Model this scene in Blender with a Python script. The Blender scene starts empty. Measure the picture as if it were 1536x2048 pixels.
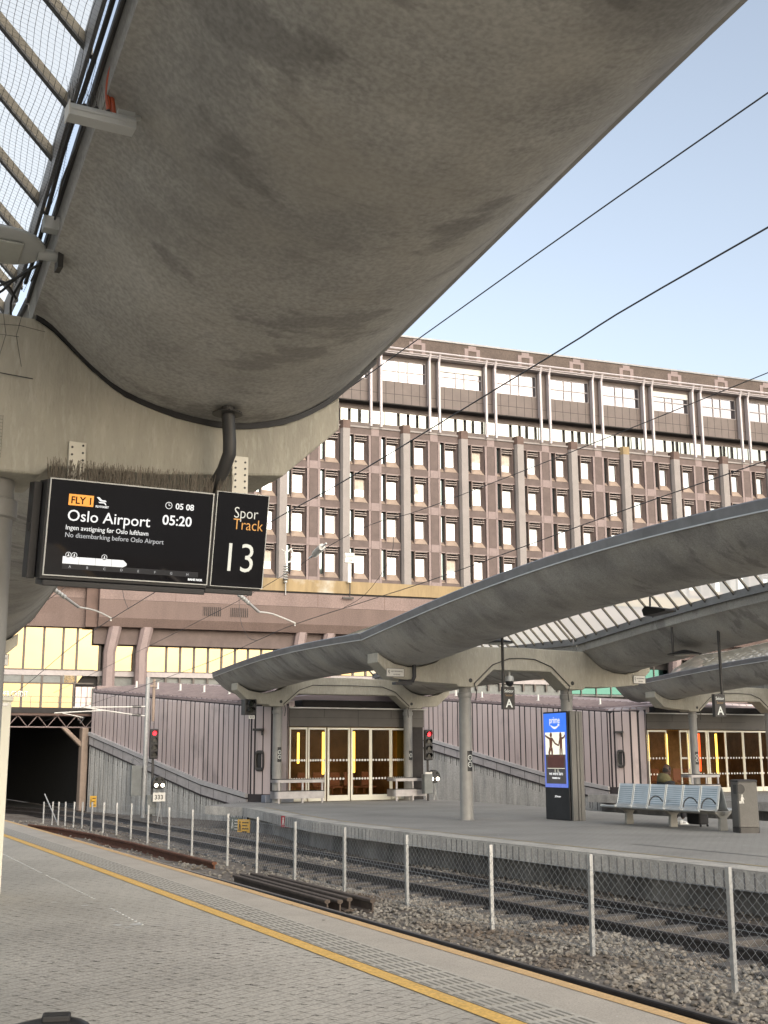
import bpy, bmesh, math, random
from mathutils import Vector, Matrix
R = math.radians
random.seed(7)
SC = bpy.context.scene
COL = SC.collection
# ---------------------------------------------------------------- camera
FPX, TILT, ROLL, EYE = 2369.0, 11.64, -0.24, 1.6      # measured on the 1536 x 2048 photograph
cam = bpy.data.cameras.new('camera')
cam.sensor_fit = 'VERTICAL'; cam.sensor_height = 36.0
cam.lens = FPX/2048*36.0
cam.clip_start = 0.05; cam.clip_end = 3000
co = bpy.data.objects.new('camera', cam); COL.objects.link(co)
co.matrix_world = Matrix.Translation((0,0,EYE)) @ Matrix.Rotation(R(90+TILT),4,'X') @ Matrix.Rotation(R(ROLL),4,'Z')
SC.camera = co
# ---------------------------------------------------------------- sky, sun, exposure
SUN_EL, SUN_AZ = 21.0, 150.0                            # azimuth: clockwise from +Y (straight ahead)
SKY_STR, SUN_STR, EXPO = 0.135, 1.05, 1.24
W = bpy.data.worlds.new('World'); SC.world = W; W.use_nodes = True
nt = W.node_tree; nt.nodes.clear()
sky = nt.nodes.new('ShaderNodeTexSky'); sky.sky_type = 'NISHITA'; sky.sun_disc = False
sky.sun_elevation = R(SUN_EL); sky.sun_rotation = R(SUN_AZ)
sky.air_density = 1.1; sky.dust_density = 3.0; sky.ozone_density = 1.0; sky.altitude = 20
bg = nt.nodes.new('ShaderNodeBackground'); bg.inputs['Strength'].default_value = SKY_STR
wo = nt.nodes.new('ShaderNodeOutputWorld')
hs = nt.nodes.new('ShaderNodeHueSaturation'); hs.inputs['Saturation'].default_value = 0.60; hs.inputs['Value'].default_value = 0.92
nt.links.new(sky.outputs[0], hs.inputs['Color']); nt.links.new(hs.outputs[0], bg.inputs[0]); nt.links.new(bg.outputs[0], wo.inputs[0])
sl = bpy.data.lights.new('sun', 'SUN'); sl.energy = SUN_STR; sl.angle = R(120); sl.color = (1.0,0.90,0.76)
so = bpy.data.objects.new('sun', sl); COL.objects.link(so)
sd = Vector((math.sin(R(SUN_AZ))*math.cos(R(SUN_EL)), math.cos(R(SUN_AZ))*math.cos(R(SUN_EL)), math.sin(R(SUN_EL))))
so.rotation_euler = (-sd).to_track_quat('-Z','Y').to_euler(); so.location = sd*60
SC.view_settings.view_transform = 'Standard'; SC.view_settings.look = 'None'
SC.view_settings.exposure = EXPO; SC.view_settings.gamma = 1.0; SC.view_settings.use_curve_mapping = False
SC.render.engine = 'CYCLES'
SC.cycles.max_bounces = 8; SC.cycles.transparent_max_bounces = 24
# ---------------------------------------------------------------- frames
STN = R(27.0)                                          # station frame: x across the tracks, y along them
cS, sS = math.cos(STN), math.sin(STN)
def S(v,u,z=0.0): return Vector((v*cS-u*sS, v*sS+u*cS, z))
FAC = R(20.4)                                          # facade frame: x along the front, y away from the viewer
# ---------------------------------------------------------------- materials
MATS = {}
def nodes(m):
    m.use_nodes = True; t = m.node_tree
    return t, t.nodes, t.links, t.nodes['Principled BSDF']
def mk(name, col, rough=0.7, metal=0.0, var=0.25, scale=3.0, bump=0.0, bscale=None, stretch=(1,1,1), rot=0.0, stain=None, spec=0.5, emit=None, es=0.0, fine=0.0, streak=None):
    """noise-varied principled material; stain=(colour, scale, threshold, softness, amount)"""
    m = bpy.data.materials.new(name); t,n,l,p = nodes(m)
    p.inputs['Roughness'].default_value = rough; p.inputs['Metallic'].default_value = metal
    p.inputs['Specular IOR Level'].default_value = spec
    tc = n.new('ShaderNodeTexCoord'); mp = n.new('ShaderNodeMapping')
    mp.inputs['Scale'].default_value = stretch; mp.inputs['Rotation'].default_value = (0,0,rot)
    l.new(tc.outputs['Object'], mp.inputs[0])
    nz = n.new('ShaderNodeTexNoise'); nz.inputs['Scale'].default_value = scale; nz.inputs['Detail'].default_value = 8; nz.inputs['Roughness'].default_value = 0.65
    l.new(mp.outputs[0], nz.inputs['Vector'])
    cr = n.new('ShaderNodeValToRGB')
    cr.color_ramp.elements[0].position = 0.3; cr.color_ramp.elements[1].position = 0.72
    cr.color_ramp.elements[0].color = tuple(c*(1-var) for c in col)+(1,)
    cr.color_ramp.elements[1].color = tuple(min(1,c*(1+var)) for c in col)+(1,)
    l.new(nz.outputs[0], cr.inputs[0]); out = cr.outputs[0]
    if fine:
        nf = n.new('ShaderNodeTexNoise'); nf.inputs['Scale'].default_value = fine; nf.inputs['Detail'].default_value = 4
        l.new(tc.outputs['Object'], nf.inputs['Vector'])
        c2 = n.new('ShaderNodeValToRGB'); c2.color_ramp.elements[0].position=.35; c2.color_ramp.elements[1].position=.65
        c2.color_ramp.elements[0].color=(.82,.82,.82,1); c2.color_ramp.elements[1].color=(1.13,1.13,1.13,1)
        l.new(nf.outputs[0], c2.inputs[0])
        mx = n.new('ShaderNodeMixRGB'); mx.blend_type='MULTIPLY'; mx.inputs[0].default_value=1
        l.new(out, mx.inputs[1]); l.new(c2.outputs[0], mx.inputs[2]); out = mx.outputs[0]
    for st in (stain if isinstance(stain, list) else [stain] if stain else []):
        sc, ss, th, sf, am = st[:5]; sstr = st[5] if len(st) > 5 else (1,1,1)
        m2 = n.new('ShaderNodeMapping'); m2.inputs['Scale'].default_value = sstr; m2.inputs['Location'].default_value = (3.1*ss,1.7,0.4)
        l.new(tc.outputs['Object'], m2.inputs[0])
        n2 = n.new('ShaderNodeTexNoise'); n2.inputs['Scale'].default_value = ss; n2.inputs['Detail'].default_value = 6; n2.inputs['Roughness'].default_value = .6
        l.new(m2.outputs[0], n2.inputs['Vector'])
        mr = n.new('ShaderNodeMapRange'); mr.inputs[1].default_value = th-sf; mr.inputs[2].default_value = th+sf; mr.inputs[3].default_value = 0; mr.inputs[4].default_value = am
        l.new(n2.outputs[0], mr.inputs[0])
        mx = n.new('ShaderNodeMixRGB'); l.new(mr.outputs[0], mx.inputs[0]); l.new(out, mx.inputs[1]); mx.inputs[2].default_value = sc+(1,); out = mx.outputs[0]
    l.new(out, p.inputs['Base Color'])
    if bump:
        nb = n.new('ShaderNodeTexNoise'); nb.inputs['Scale'].default_value = bscale or scale*8; nb.inputs['Detail'].default_value = 5
        l.new(mp.outputs[0], nb.inputs['Vector'])
        b = n.new('ShaderNodeBump'); b.inputs['Strength'].default_value = bump; b.inputs['Distance'].default_value = 0.02
        l.new(nb.outputs[0], b.inputs['Height']); l.new(b.outputs[0], p.inputs['Normal'])
    if emit:
        p.inputs['Emission Color'].default_value = emit+(1,); p.inputs['Emission Strength'].default_value = es
    MATS[name] = m; return m
def glassmat(name, tint, gloss=0.25, rough=0.02, op=0.0, opcol=(.8,.9,.9)):
    """thin pane: tinted transparency, a mirror part that grows at grazing angles, optional milky part"""
    m = bpy.data.materials.new(name); t,n,l,p = nodes(m); n.remove(p); o = n['Material Output']
    tr = n.new('ShaderNodeBsdfTransparent'); tr.inputs[0].default_value = tint+(1,)
    cur = tr.outputs[0]
    if op:
        tl = n.new('ShaderNodeBsdfTranslucent'); tl.inputs[0].default_value = opcol+(1,)
        mo = n.new('ShaderNodeMixShader'); mo.inputs[0].default_value = op; l.new(cur, mo.inputs[1]); l.new(tl.outputs[0], mo.inputs[2]); cur = mo.outputs[0]
    g = n.new('ShaderNodeBsdfGlossy'); g.inputs['Roughness'].default_value = rough; g.inputs[0].default_value = (1,1,1,1)
    lw = n.new('ShaderNodeLayerWeight'); lw.inputs[0].default_value = max(gloss,.01)
    mg = n.new('ShaderNodeMixShader'); (l.new(lw.outputs['Fresnel'], mg.inputs[0]) if gloss else None); mg.inputs[0].default_value=.03; l.new(cur, mg.inputs[1]); l.new(g.outputs[0], mg.inputs[2])
    l.new(mg.outputs[0], o.inputs[0]); MATS[name] = m; return m
# concretes
mk('shell concrete', (.39,.38,.352), .88, var=.2, scale=1.1, bump=.05, bscale=16, stretch=(.7,1.3,.7), rot=.35, fine=40,
   stain=[((.13,.125,.12), .6, .57, .08, .45, (1,.7,1)), ((.42,.395,.34), .9, .58, .12, .5, (1,1.3,1)), ((.085,.08,.08), 1.3, .60, .03, .40, (.8,1.6,.8)), ((.30,.28,.24), 6, .64, .06, .22, (.35,1.8,.35)), ((.12,.11,.10), 9, .64, .05, .22, (.35,1.8,.35)), ((.075,.072,.075), .45, .57, .05, .45, (.6,.9,.6))])
mk('beam concrete', (.40,.375,.31), .9, var=.13, scale=2.2, bump=.35, bscale=26, stretch=(1.6,1.6,.5), stain=[((.22,.21,.18), 1.0, .60, .12, .5, (1,1,.4)), ((.50,.48,.41), 22, .60, .08, .5, (1.3,1,.28)), ((.30,.28,.23), 30, .62, .06, .4, (1.3,1,.3))])
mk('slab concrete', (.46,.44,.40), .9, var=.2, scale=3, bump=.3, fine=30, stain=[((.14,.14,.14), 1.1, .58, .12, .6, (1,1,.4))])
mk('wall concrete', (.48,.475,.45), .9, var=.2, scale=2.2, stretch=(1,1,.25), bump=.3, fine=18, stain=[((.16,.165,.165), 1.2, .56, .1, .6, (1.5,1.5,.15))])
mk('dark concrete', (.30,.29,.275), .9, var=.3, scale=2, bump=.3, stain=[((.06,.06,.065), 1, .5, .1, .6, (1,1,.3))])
mk('column paint', (.27,.265,.25), .45, var=.12, scale=4, stain=[((.17,.165,.155), 2.0, .6, .1, .5, (1,1,.3))])
mk('flashing', (.22,.22,.225), .45, .5, var=.2, scale=2)
mk('flashing trim', (.42,.42,.41), .4, .4, var=.1)
mk('ochre parapet', (.30,.225,.125), .9, var=.22, scale=1.6, stretch=(1,1,.2), stain=[((.5,.5,.46), .18, .66, .05, .7)])
mk('granite brown', (.125,.094,.086), .75, var=.2, scale=1.2, fine=30)
mk('granite dark', (.125,.082,.068), .75, var=.2, scale=1.2, fine=30)
mk('granite pink', (.25,.195,.187), .7, var=.12, scale=2, fine=40)
mk('granite grey', (.27,.245,.233), .7, var=.10, scale=.8, fine=40)
mk('fascia granite', (.15,.108,.095), .8, var=.15, scale=.6, stretch=(1,1,.25), fine=14)
mk('fascia panel', (.215,.16,.145), .8, var=.16, scale=.4, stretch=(1,1,.3), fine=12)
mk('sill stone', (.29,.225,.18), .85, var=.2, scale=2)
mk('attic brick', (.11,.085,.072), .85, var=.25, scale=.7, fine=8)
mk('brown cladding', (.135,.108,.098), .6, var=.12, scale=1)
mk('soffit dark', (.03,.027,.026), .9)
mk('fin white', (.50,.46,.47), .5, var=.06)
mk('window frame', (.17,.125,.11), .6)
mk('louvre', (.27,.225,.205), .6)
mk('mullion', (.10,.085,.075), .6)
mk('transom', (.34,.31,.31), .5, var=.15)
mk('grey panel', (.17,.18,.175), .6, var=.2)
mk('cladding', (.52,.435,.42), .42, .15, var=.10, scale=.9, stretch=(1,1,.35), stain=[((.17,.15,.15), .8, .64, .08, .7, (1,1,.5)), ((.22,.20,.20), 3.5, .64, .05, .35, (1.2,1.2,.12))])
mk('cladding roof', (.30,.245,.25), .5, .1, var=.2, scale=2, stretch=(.3,4,1))
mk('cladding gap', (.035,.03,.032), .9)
mk('blue trim', (.19,.21,.25), .5, .2, var=.2, scale=2)
mk('trim', (.42,.40,.40), .5, .2, var=.2, scale=3)
mk('trim light', (.46,.45,.45), .45, .2, var=.15, scale=3)
mk('roof seam', (.15,.12,.125), .6)
mk('header', (.075,.068,.06), .55, var=.15, scale=1.5)
mk('black metal', (.022,.022,.024), .5, var=.3)
mk('black plastic', (.015,.015,.016), .45)
mk('rubber', (.012,.012,.013), .6, var=.4)
mk('dark steel', (.06,.058,.056), .5, .4, var=.3)
mk('galvanised', (.36,.365,.36), .5, .35, var=.15, scale=12)
mk('wire', (.36,.37,.37), .45, .7)
mk('catenary', (.05,.05,.052), .6, .3)
mk('light grey metal', (.47,.48,.47), .45, .3, var=.1)
mk('lamp grey', (.36,.37,.36), .5, .1, var=.08)
mk('lamp lens', (.33,.34,.31), .3)
mk('seat metal', (.56,.59,.605), .36, .6, var=.06)
mk('frame metal', (.56,.58,.57), .4, .5, var=.06)
mk('leg metal', (.30,.285,.255), .5, .3, var=.12)
mk('casing paint', (.15,.143,.128), .5, var=.12, stretch=(1,1,.3))
mk('bin paint', (.125,.12,.11), .55, var=.12, fine=60)
mk('worn white', (.50,.49,.46), .8, var=.2, scale=30)
mk('white paint', (.62,.61,.57), .5, var=.04)
mk('cream paint', (.62,.60,.50), .45, var=.03)
mk('door frame', (.70,.675,.57), .4, var=.05)
mk('rust', (.12,.048,.024), .9, var=.35, scale=6, stretch=(1,.4,1), fine=30)
mk('rail steel', (.052,.046,.044), .55, .45, var=.3, scale=5)
mk('old rail', (.085,.066,.053), .8, .2, var=.3, scale=5)
mk('rail head', (.20,.175,.155), .4, .8, var=.2)
mk('sleeper', (.085,.078,.072), .9, var=.3, scale=4)
mk('stone', (.21,.195,.17), .9, var=.35, scale=2.0, fine=9, stain=[((.085,.058,.040), .62, .56, .07, .75), ((.34,.33,.31), 5, .64, .05, .5)])
mk('amber plate', (.62,.36,.05), .5, var=.08)
mk('red plate', (.34,.03,.04), .5)
mk('green plate', (.10,.115,.095), .5)
mk('orange badge', (.35,.14,.02), .5, emit=(1.0,.38,.06), es=.42)
mk('screen text', (.15,.15,.15), .5, emit=(.95,.95,.93), es=.42)
mk('screen text dim', (.1,.1,.1), .5, emit=(.8,.82,.85), es=.24)
mk('screen amber', (.15,.08,.02), .5, emit=(.95,.43,.10), es=.34)
mk('screen black', (.005,.005,.007), .03, spec=.5)
mk('screen shade', (.03,.032,.038), .2)
mk('sign text', (.35,.35,.32), .5, emit=(.9,.9,.80), es=.24)
mk('yellow lamp', (.9,.7,.1), .4, emit=(1.0,.66,.10), es=3.2)
mk('red lamp tube', (.9,.1,.05), .4, emit=(1.0,.08,.02), es=2.0)
mk('tunnel lamp', (1,1,1), .4, emit=(1.0,.97,.88), es=14)
mk('signal red', (.8,.02,.05), .3, emit=(1.0,.02,.03), es=1.3)
mk('signal white', (1,1,1), .3, emit=(1.0,.86,.66), es=5.0)
mk('lens dark', (.01,.014,.012), .1)
mk('poster blue', (.03,.12,.48), .5, emit=(.025,.10,.46), es=.8)
mk('poster rim', (.10,.14,.45), .5, emit=(.10,.14,.45), es=.5)
mk('poster sky', (.6,.58,.45), .5, emit=(.72,.70,.56), es=.55)
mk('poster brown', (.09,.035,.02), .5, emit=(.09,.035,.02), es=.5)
mk('poster dock', (.06,.025,.02), .5, emit=(.055,.02,.016), es=.5)
mk('poster dark', (.05,.045,.045), .5, emit=(.05,.045,.045), es=.4)
mk('orange cable', (.42,.075,.025), .5)
mk('skin', (.075,.04,.027), .5, var=.08)
mk('hair', (.012,.010,.009), .8)
mk('olive cloth', (.13,.115,.055), .9, var=.2, scale=14)
mk('dark cloth', (.022,.022,.024), .9, var=.2)
mk('trousers', (.03,.03,.035), .9)
mk('white shoe', (.75,.75,.73), .6)
mk('interior brown', (.24,.16,.095), .8, var=.4, scale=2)
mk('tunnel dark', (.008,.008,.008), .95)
mk('chair orange', (.5,.22,.03), .6)
mk('yellow hoarding', (.60,.36,.06), .6, var=.1)
mk('rib',(.17,.15,.115),.6,.2,var=.2,scale=5)
mk('spike',(.13,.11,.085),.6,.3)
mk('joint dark',(.075,.072,.066),.95)
mk('joint mid',(.17,.16,.138),.95)
mk('hanger',(.56,.53,.45),.5,.2,var=.08)
mk('seat slot',(.27,.34,.38),.5,.3)
mk('sign box',(.04,.036,.034),.5); mk('sector amber',(.30,.19,.09),.5)
# panes: mirror-like coated glass of the buildings
def pane(name, col, rough=.06, metal=1.0, wave=.0):
    m = mk(name, col, rough, metal, var=.06, scale=.25)
    if wave:
        t,n,l,p = nodes(m); tc = n.new('ShaderNodeTexCoord'); nb = n.new('ShaderNodeTexNoise'); nb.inputs['Scale'].default_value=.35
        l.new(tc.outputs['Object'], nb.inputs['Vector']); b = n.new('ShaderNodeBump'); b.inputs['Strength'].default_value=wave; b.inputs['Distance'].default_value=.1
        l.new(nb.outputs[0], b.inputs['Height']); l.new(b.outputs[0], p.inputs['Normal'])
    return m
pane('gold glass', (.155,.122,.073), .10, wave=.12)
pane('office pane', (.35,.38,.385), .05)
pane('upper pane', (.31,.295,.30), .05)
pane('strip pane', (.30,.315,.29), .06)
pane('slot pane', (.20,.25,.25), .08)
pane('teal pane', (.05,.12,.11), .1)
mk('blind', (.52,.47,.40), .8)
glassmat('door glass', (.80,.74,.64), .10)
glassmat('roof glass', (.95,.97,1.0), 0, op=.5, opcol=(.95,.95,.88))
# paving: rows of small interlocking blocks
def paving(name, base, joint, rot, bw, rh, amt, seed=0.0):
    m = bpy.data.materials.new(name); t,n,l,p = nodes(m); p.inputs['Roughness'].default_value=.85
    tc=n.new('ShaderNodeTexCoord'); mp=n.new('ShaderNodeMapping'); mp.inputs['Rotation'].default_value=(0,0,rot); l.new(tc.outputs['Object'],mp.inputs[0])
    wob=n.new('ShaderNodeTexNoise'); wob.inputs['Scale'].default_value=9; l.new(mp.outputs[0],wob.inputs['Vector'])
    ad=n.new('ShaderNodeMixRGB'); ad.blend_type='LINEAR_LIGHT'; ad.inputs[0].default_value=.012; l.new(mp.outputs[0],ad.inputs[1]); l.new(wob.outputs['Color'],ad.inputs[2])
    br=n.new('ShaderNodeTexBrick'); br.inputs['Scale'].default_value=1; br.inputs['Brick Width'].default_value=bw; br.inputs['Row Height'].default_value=rh
    br.inputs['Mortar Size'].default_value=.0065; br.inputs['Mortar Smooth'].default_value=.25
    br.inputs['Color1'].default_value=(1,1,1,1); br.inputs['Color2'].default_value=(.955,.955,.955,1); br.inputs['Mortar'].default_value=(0,0,0,1)
    l.new(ad.outputs[0],br.inputs['Vector'])
    big=n.new('ShaderNodeTexNoise'); big.inputs['Scale'].default_value=.55; big.inputs['Detail'].default_value=7; l.new(tc.outputs['Object'],big.inputs['Vector'])
    cr=n.new('ShaderNodeValToRGB'); cr.color_ramp.elements[0].position=.3; cr.color_ramp.elements[1].position=.7
    cr.color_ramp.elements[0].color=tuple(c*.84 for c in base)+(1,); cr.color_ramp.elements[1].color=tuple(c*1.13 for c in base)+(1,); l.new(big.outputs[0],cr.inputs[0])
    fi=n.new('ShaderNodeTexNoise'); fi.inputs['Scale'].default_value=45; fi.inputs['Detail'].default_value=3; l.new(tc.outputs['Object'],fi.inputs['Vector'])
    fr=n.new('ShaderNodeMapRange'); fr.inputs[1].default_value=.3; fr.inputs[2].default_value=.7; fr.inputs[3].default_value=.80; fr.inputs[4].default_value=1.18; l.new(fi.outputs[0],fr.inputs[0])
    m1=n.new('ShaderNodeMixRGB'); m1.blend_type='MULTIPLY'; m1.inputs[0].default_value=1; l.new(cr.outputs[0],m1.inputs[1]); l.new(fr.outputs[0],m1.inputs[2])
    m2=n.new('ShaderNodeMixRGB'); m2.blend_type='MULTIPLY'; m2.inputs[0].default_value=.3; l.new(m1.outputs[0],m2.inputs[1]); l.new(br.outputs['Color'],m2.inputs[2])
    # joint visibility comes and goes with sand and wear
    jn=n.new('ShaderNodeTexNoise'); jn.inputs['Scale'].default_value=5.5; jn.inputs['Detail'].default_value=5; l.new(tc.outputs['Object'],jn.inputs['Vector'])
    jr=n.new('ShaderNodeMapRange'); jr.inputs[1].default_value=.46; jr.inputs[2].default_value=.68; jr.inputs[3].default_value=.0; jr.inputs[4].default_value=amt; l.new(jn.outputs[0],jr.inputs[0])
    mu=n.new('ShaderNodeMath'); mu.operation='MULTIPLY'; l.new(br.outputs['Fac'],mu.inputs[0]); l.new(jr.outputs[0],mu.inputs[1])
    m3=n.new('ShaderNodeMixRGB'); l.new(mu.outputs[0],m3.inputs[0]); l.new(m2.outputs[0],m3.inputs[1]); m3.inputs[2].default_value=joint+(1,)
    l.new(m3.outputs[0],p.inputs['Base Color'])
    bp=n.new('ShaderNodeBump'); bp.inputs['Strength'].default_value=.08; bp.inputs['Distance'].default_value=.006; bp.invert=True
    l.new(br.outputs['Fac'],bp.inputs['Height']); l.new(bp.outputs[0],p.inputs['Normal'])
    MATS[name]=m; return m
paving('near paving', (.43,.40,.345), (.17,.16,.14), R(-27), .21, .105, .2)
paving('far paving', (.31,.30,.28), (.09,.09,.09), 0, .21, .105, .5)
mk('edge paving', (.40,.36,.305), .85, var=.12, scale=1.2, fine=90)
mk('tactile paving', (.43,.40,.345), .85, var=.1, scale=1.5, fine=60)
mk('tactile bar', (.26,.245,.21), .8, var=.08)
mk('yellow paint', (.68,.42,.11), .75, var=.1, scale=5, fine=40, stain=[((.40,.30,.16), 3, .66, .08, .6)])
mk('worn orange paint', (.56,.37,.175), .8, var=.15, scale=6, fine=60)
mk('faded yellow paint', (.40,.33,.20), .8, var=.2, scale=6, stain=[((.22,.21,.19), 2.0, .55, .15, .8)])
mk('ballast bed', (.15,.13,.108), .95, var=.5, scale=9, fine=22, bump=1.0, bscale=22, stain=[((.06,.04,.028), .7, .56, .08, .75), ((.20,.195,.185), 1.1, .62, .08, .6)])
mk('ground', (.12,.115,.11), .95, var=.2)
# ---------------------------------------------------------------- mesh helper
class MB:
    def __init__(s): s.v=[]; s.f=[]; s.m=[]; s.mats=[]; s.cur=0
    def mat(s, name):
        if name not in s.mats: s.mats.append(name)
        s.cur = s.mats.index(name); return s
    def add(s, vs, fs):
        b=len(s.v); s.v += [tuple(x) for x in vs]; s.f += [tuple(b+i for i in f) for f in fs]; s.m += [s.cur]*len(fs); return s
    def box(s, x0,x1,y0,y1,z0,z1, M=None):
        vs=[(x,y,z) for z in (z0,z1) for y in (y0,y1) for x in (x0,x1)]
        if M is not None: vs=[M@Vector(q) for q in vs]
        return s.add(vs, [(0,2,3,1),(4,5,7,6),(0,1,5,4),(2,6,7,3),(0,4,6,2),(1,3,7,5)])
    def cbox(s, c, d, M=None): return s.box(c[0]-d[0]/2,c[0]+d[0]/2,c[1]-d[1]/2,c[1]+d[1]/2,c[2]-d[2]/2,c[2]+d[2]/2,M)
    def quad(s, a,b,c,d): return s.add([a,b,c,d],[(0,1,2,3)])
    def tube(s, pts, r, n=8, cap=True):
        pts=[Vector(p) for p in pts]; rs = r if isinstance(r,(list,tuple)) else [r]*len(pts)
        rings=[]; prev=None
        for i,p in enumerate(pts):
            t=(pts[min(i+1,len(pts)-1)]-pts[max(i-1,0)])
            if t.length<1e-9: t=Vector((0,0,1))
            t.normalize()
            if prev is None:
                a = t.cross(Vector((0,0,1)) if abs(t.z)<.9 else Vector((1,0,0))).normalized()
            else:
                a = (prev - t*prev.dot(t))
                a = a.normalized() if a.length>1e-6 else t.cross(Vector((0,0,1))).normalized()
            prev=a; b=t.cross(a)
            rings.append([p+(a*math.cos(k*2*math.pi/n)+b*math.sin(k*2*math.pi/n))*rs[i] for k in range(n)])
        vs=[q for g in rings for q in g]; fs=[]
        for i in range(len(pts)-1):
            for k in range(n): fs.append((i*n+k, i*n+(k+1)%n, (i+1)*n+(k+1)%n, (i+1)*n+k))
        if cap: fs += [tuple(range(n-1,-1,-1)), tuple((len(pts)-1)*n+k for k in range(n))]
        return s.add(vs,fs)
    def prism(s, poly, a, b, axis='y'):
        """closed polygon pushed along an axis; poly (p,q) is (x,z) for y, (x,y) for z, (y,z) for x"""
        def P(p,q,t): return (p,t,q) if axis=='y' else ((p,q,t) if axis=='z' else (t,p,q))
        k=len(poly); vs=[P(p,q,a) for p,q in poly]+[P(p,q,b) for p,q in poly]
        fs=[tuple(range(k)), tuple(range(2*k-1,k-1,-1))]+[(i,i+k,(i+1)%k+k,(i+1)%k) for i in range(k)]
        return s.add(vs,fs)
    def loft(s, rings, closed=True, cap=True):
        n=len(rings[0]); vs=[q for g in rings for q in g]; fs=[]
        for i in range(len(rings)-1):
            for k in range(n if closed else n-1): fs.append((i*n+k, i*n+(k+1)%n, (i+1)*n+(k+1)%n, (i+1)*n+k))
        if cap and closed: fs += [tuple(range(n-1,-1,-1)), tuple((len(rings)-1)*n+k for k in range(n))]
        return s.add(vs,fs)
    def lathe(s, prof, c=(0,0,0), n=20):
        rings=[[(c[0]+r*math.cos(k*2*math.pi/n), c[1]+r*math.sin(k*2*math.pi/n), c[2]+z) for k in range(n)] for r,z in prof]
        return s.loft(rings)
    def disc(s, c, r, nrm, d=.004, n=20, sq=1.0):
        nrm=Vector(nrm).normalized(); c=Vector(c)
        return s.tube([c, c+nrm*d], r, n)
    def ball(s, c, r, n=10, m=7):
        rx,ry,rz = r if isinstance(r,(list,tuple)) else (r,r,r)
        rings=[]
        for j in range(m+1):
            ph=math.pi*j/m; q=max(math.sin(ph),.02)
            rings.append([(c[0]+rx*q*math.cos(2*math.pi*k/n), c[1]+ry*q*math.sin(2*math.pi*k/n), c[2]-rz*math.cos(ph)) for k in range(n)])
        return s.loft(rings)
    def build(s, name, mat=None, parent=None, loc=(0,0,0), rz=None, smooth=None, bevel=0.0, label=None):
        me=bpy.data.meshes.new(name); me.from_pydata(s.v,[],s.f)
        ms=s.mats if s.mats else [mat]
        for q in ms: me.materials.append(MATS[q])
        if s.mats:
            me.polygons.foreach_set('material_index', s.m)
        bm=bmesh.new(); bm.from_mesh(me); bmesh.ops.recalc_face_normals(bm, faces=bm.faces); bm.to_mesh(me); bm.free()
        me.update()
        if smooth is not None:
            for p in me.polygons: p.use_smooth=True
            try: me.set_sharp_from_angle(angle=R(smooth))
            except Exception: pass
        return link(name, me, parent, loc, rz, bevel, label)
def link(name, me, parent=None, loc=(0,0,0), rz=None, bevel=0.0, label=None):
    o=bpy.data.objects.new(name, me); COL.objects.link(o); o.location=loc
    if rz is not None: o.rotation_euler=(0,0,rz)
    if parent: o.parent=parent
    if bevel:
        b=o.modifiers.new('Bevel','BEVEL'); b.width=bevel; b.segments=2; b.limit_method='ANGLE'; b.angle_limit=R(40); b.harden_normals=False
    if label: o['label']=label
    return o
def tag(o, label=None, cat=None, group=None, kind=None):
    if label: o['label']=label
    if cat: o['category']=cat
    if group: o['group']=group
    if kind: o['kind']=kind
    return o
def thing(name, label, cat, loc=(0,0,0), rz=STN, group=None):
    o=bpy.data.objects.new(name,None); COL.objects.link(o); o.location=loc; o.rotation_euler=(0,0,rz); o.empty_display_size=.2
    return tag(o,label,cat,group)
def copy_tree(o, parent=None):
    c=o.copy(); COL.objects.link(c)
    if parent: c.parent=parent
    for ch in o.children: copy_tree(ch,c)
    return c
def text(name, body, size, mat, parent, loc, rot=(R(90),0,0), align='LEFT', fat=0.0, ext=.001, sx=1.0, label=None):
    cu=bpy.data.curves.new(name,'FONT'); cu.body=body; cu.size=size; cu.align_x=align; cu.extrude=ext; cu.offset=fat; cu.resolution_u=3
    tmp=bpy.data.objects.new(name,cu); COL.objects.link(tmp)
    dg=bpy.context.evaluated_depsgraph_get(); me=bpy.data.meshes.new_from_object(tmp.evaluated_get(dg))
    bpy.data.objects.remove(tmp); bpy.data.curves.remove(cu)
    me.name=name; me.materials.clear(); me.materials.append(MATS[mat])
    o=bpy.data.objects.new(name,me); COL.objects.link(o); o.parent=parent; o.location=loc; o.rotation_euler=rot; o.scale=(sx,1,1)
    if label: o['label']=label
    return o
def smoothcurve(P, k=4):
    out=[]
    for i in range(len(P)-1):
        p0=P[max(i-1,0)]; p1=P[i]; p2=P[i+1]; p3=P[min(i+2,len(P)-1)]
        for j in range(k):
            t=j/k
            out.append(tuple(.5*((2*b)+(-a+c)*t+(2*a-5*b+4*c-d)*t*t+(-a+3*b-3*c+d)*t**3) for a,b,c,d in zip(p0,p1,p2,p3)))
    out.append(tuple(P[-1])); return out
def lerp(a,b,t): return a+(b-a)*t
def interp(tab, x):
    if x<=tab[0][0]: (x0,y0),(x1,y1)=tab[0],tab[1]
    elif x>=tab[-1][0]: (x0,y0),(x1,y1)=tab[-2],tab[-1]
    else:
        for (x0,y0),(x1,y1) in zip(tab,tab[1:]):
            if x0<=x<=x1: break
    return y0+(y1-y0)*(x-x0)/(x1-x0)
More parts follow.
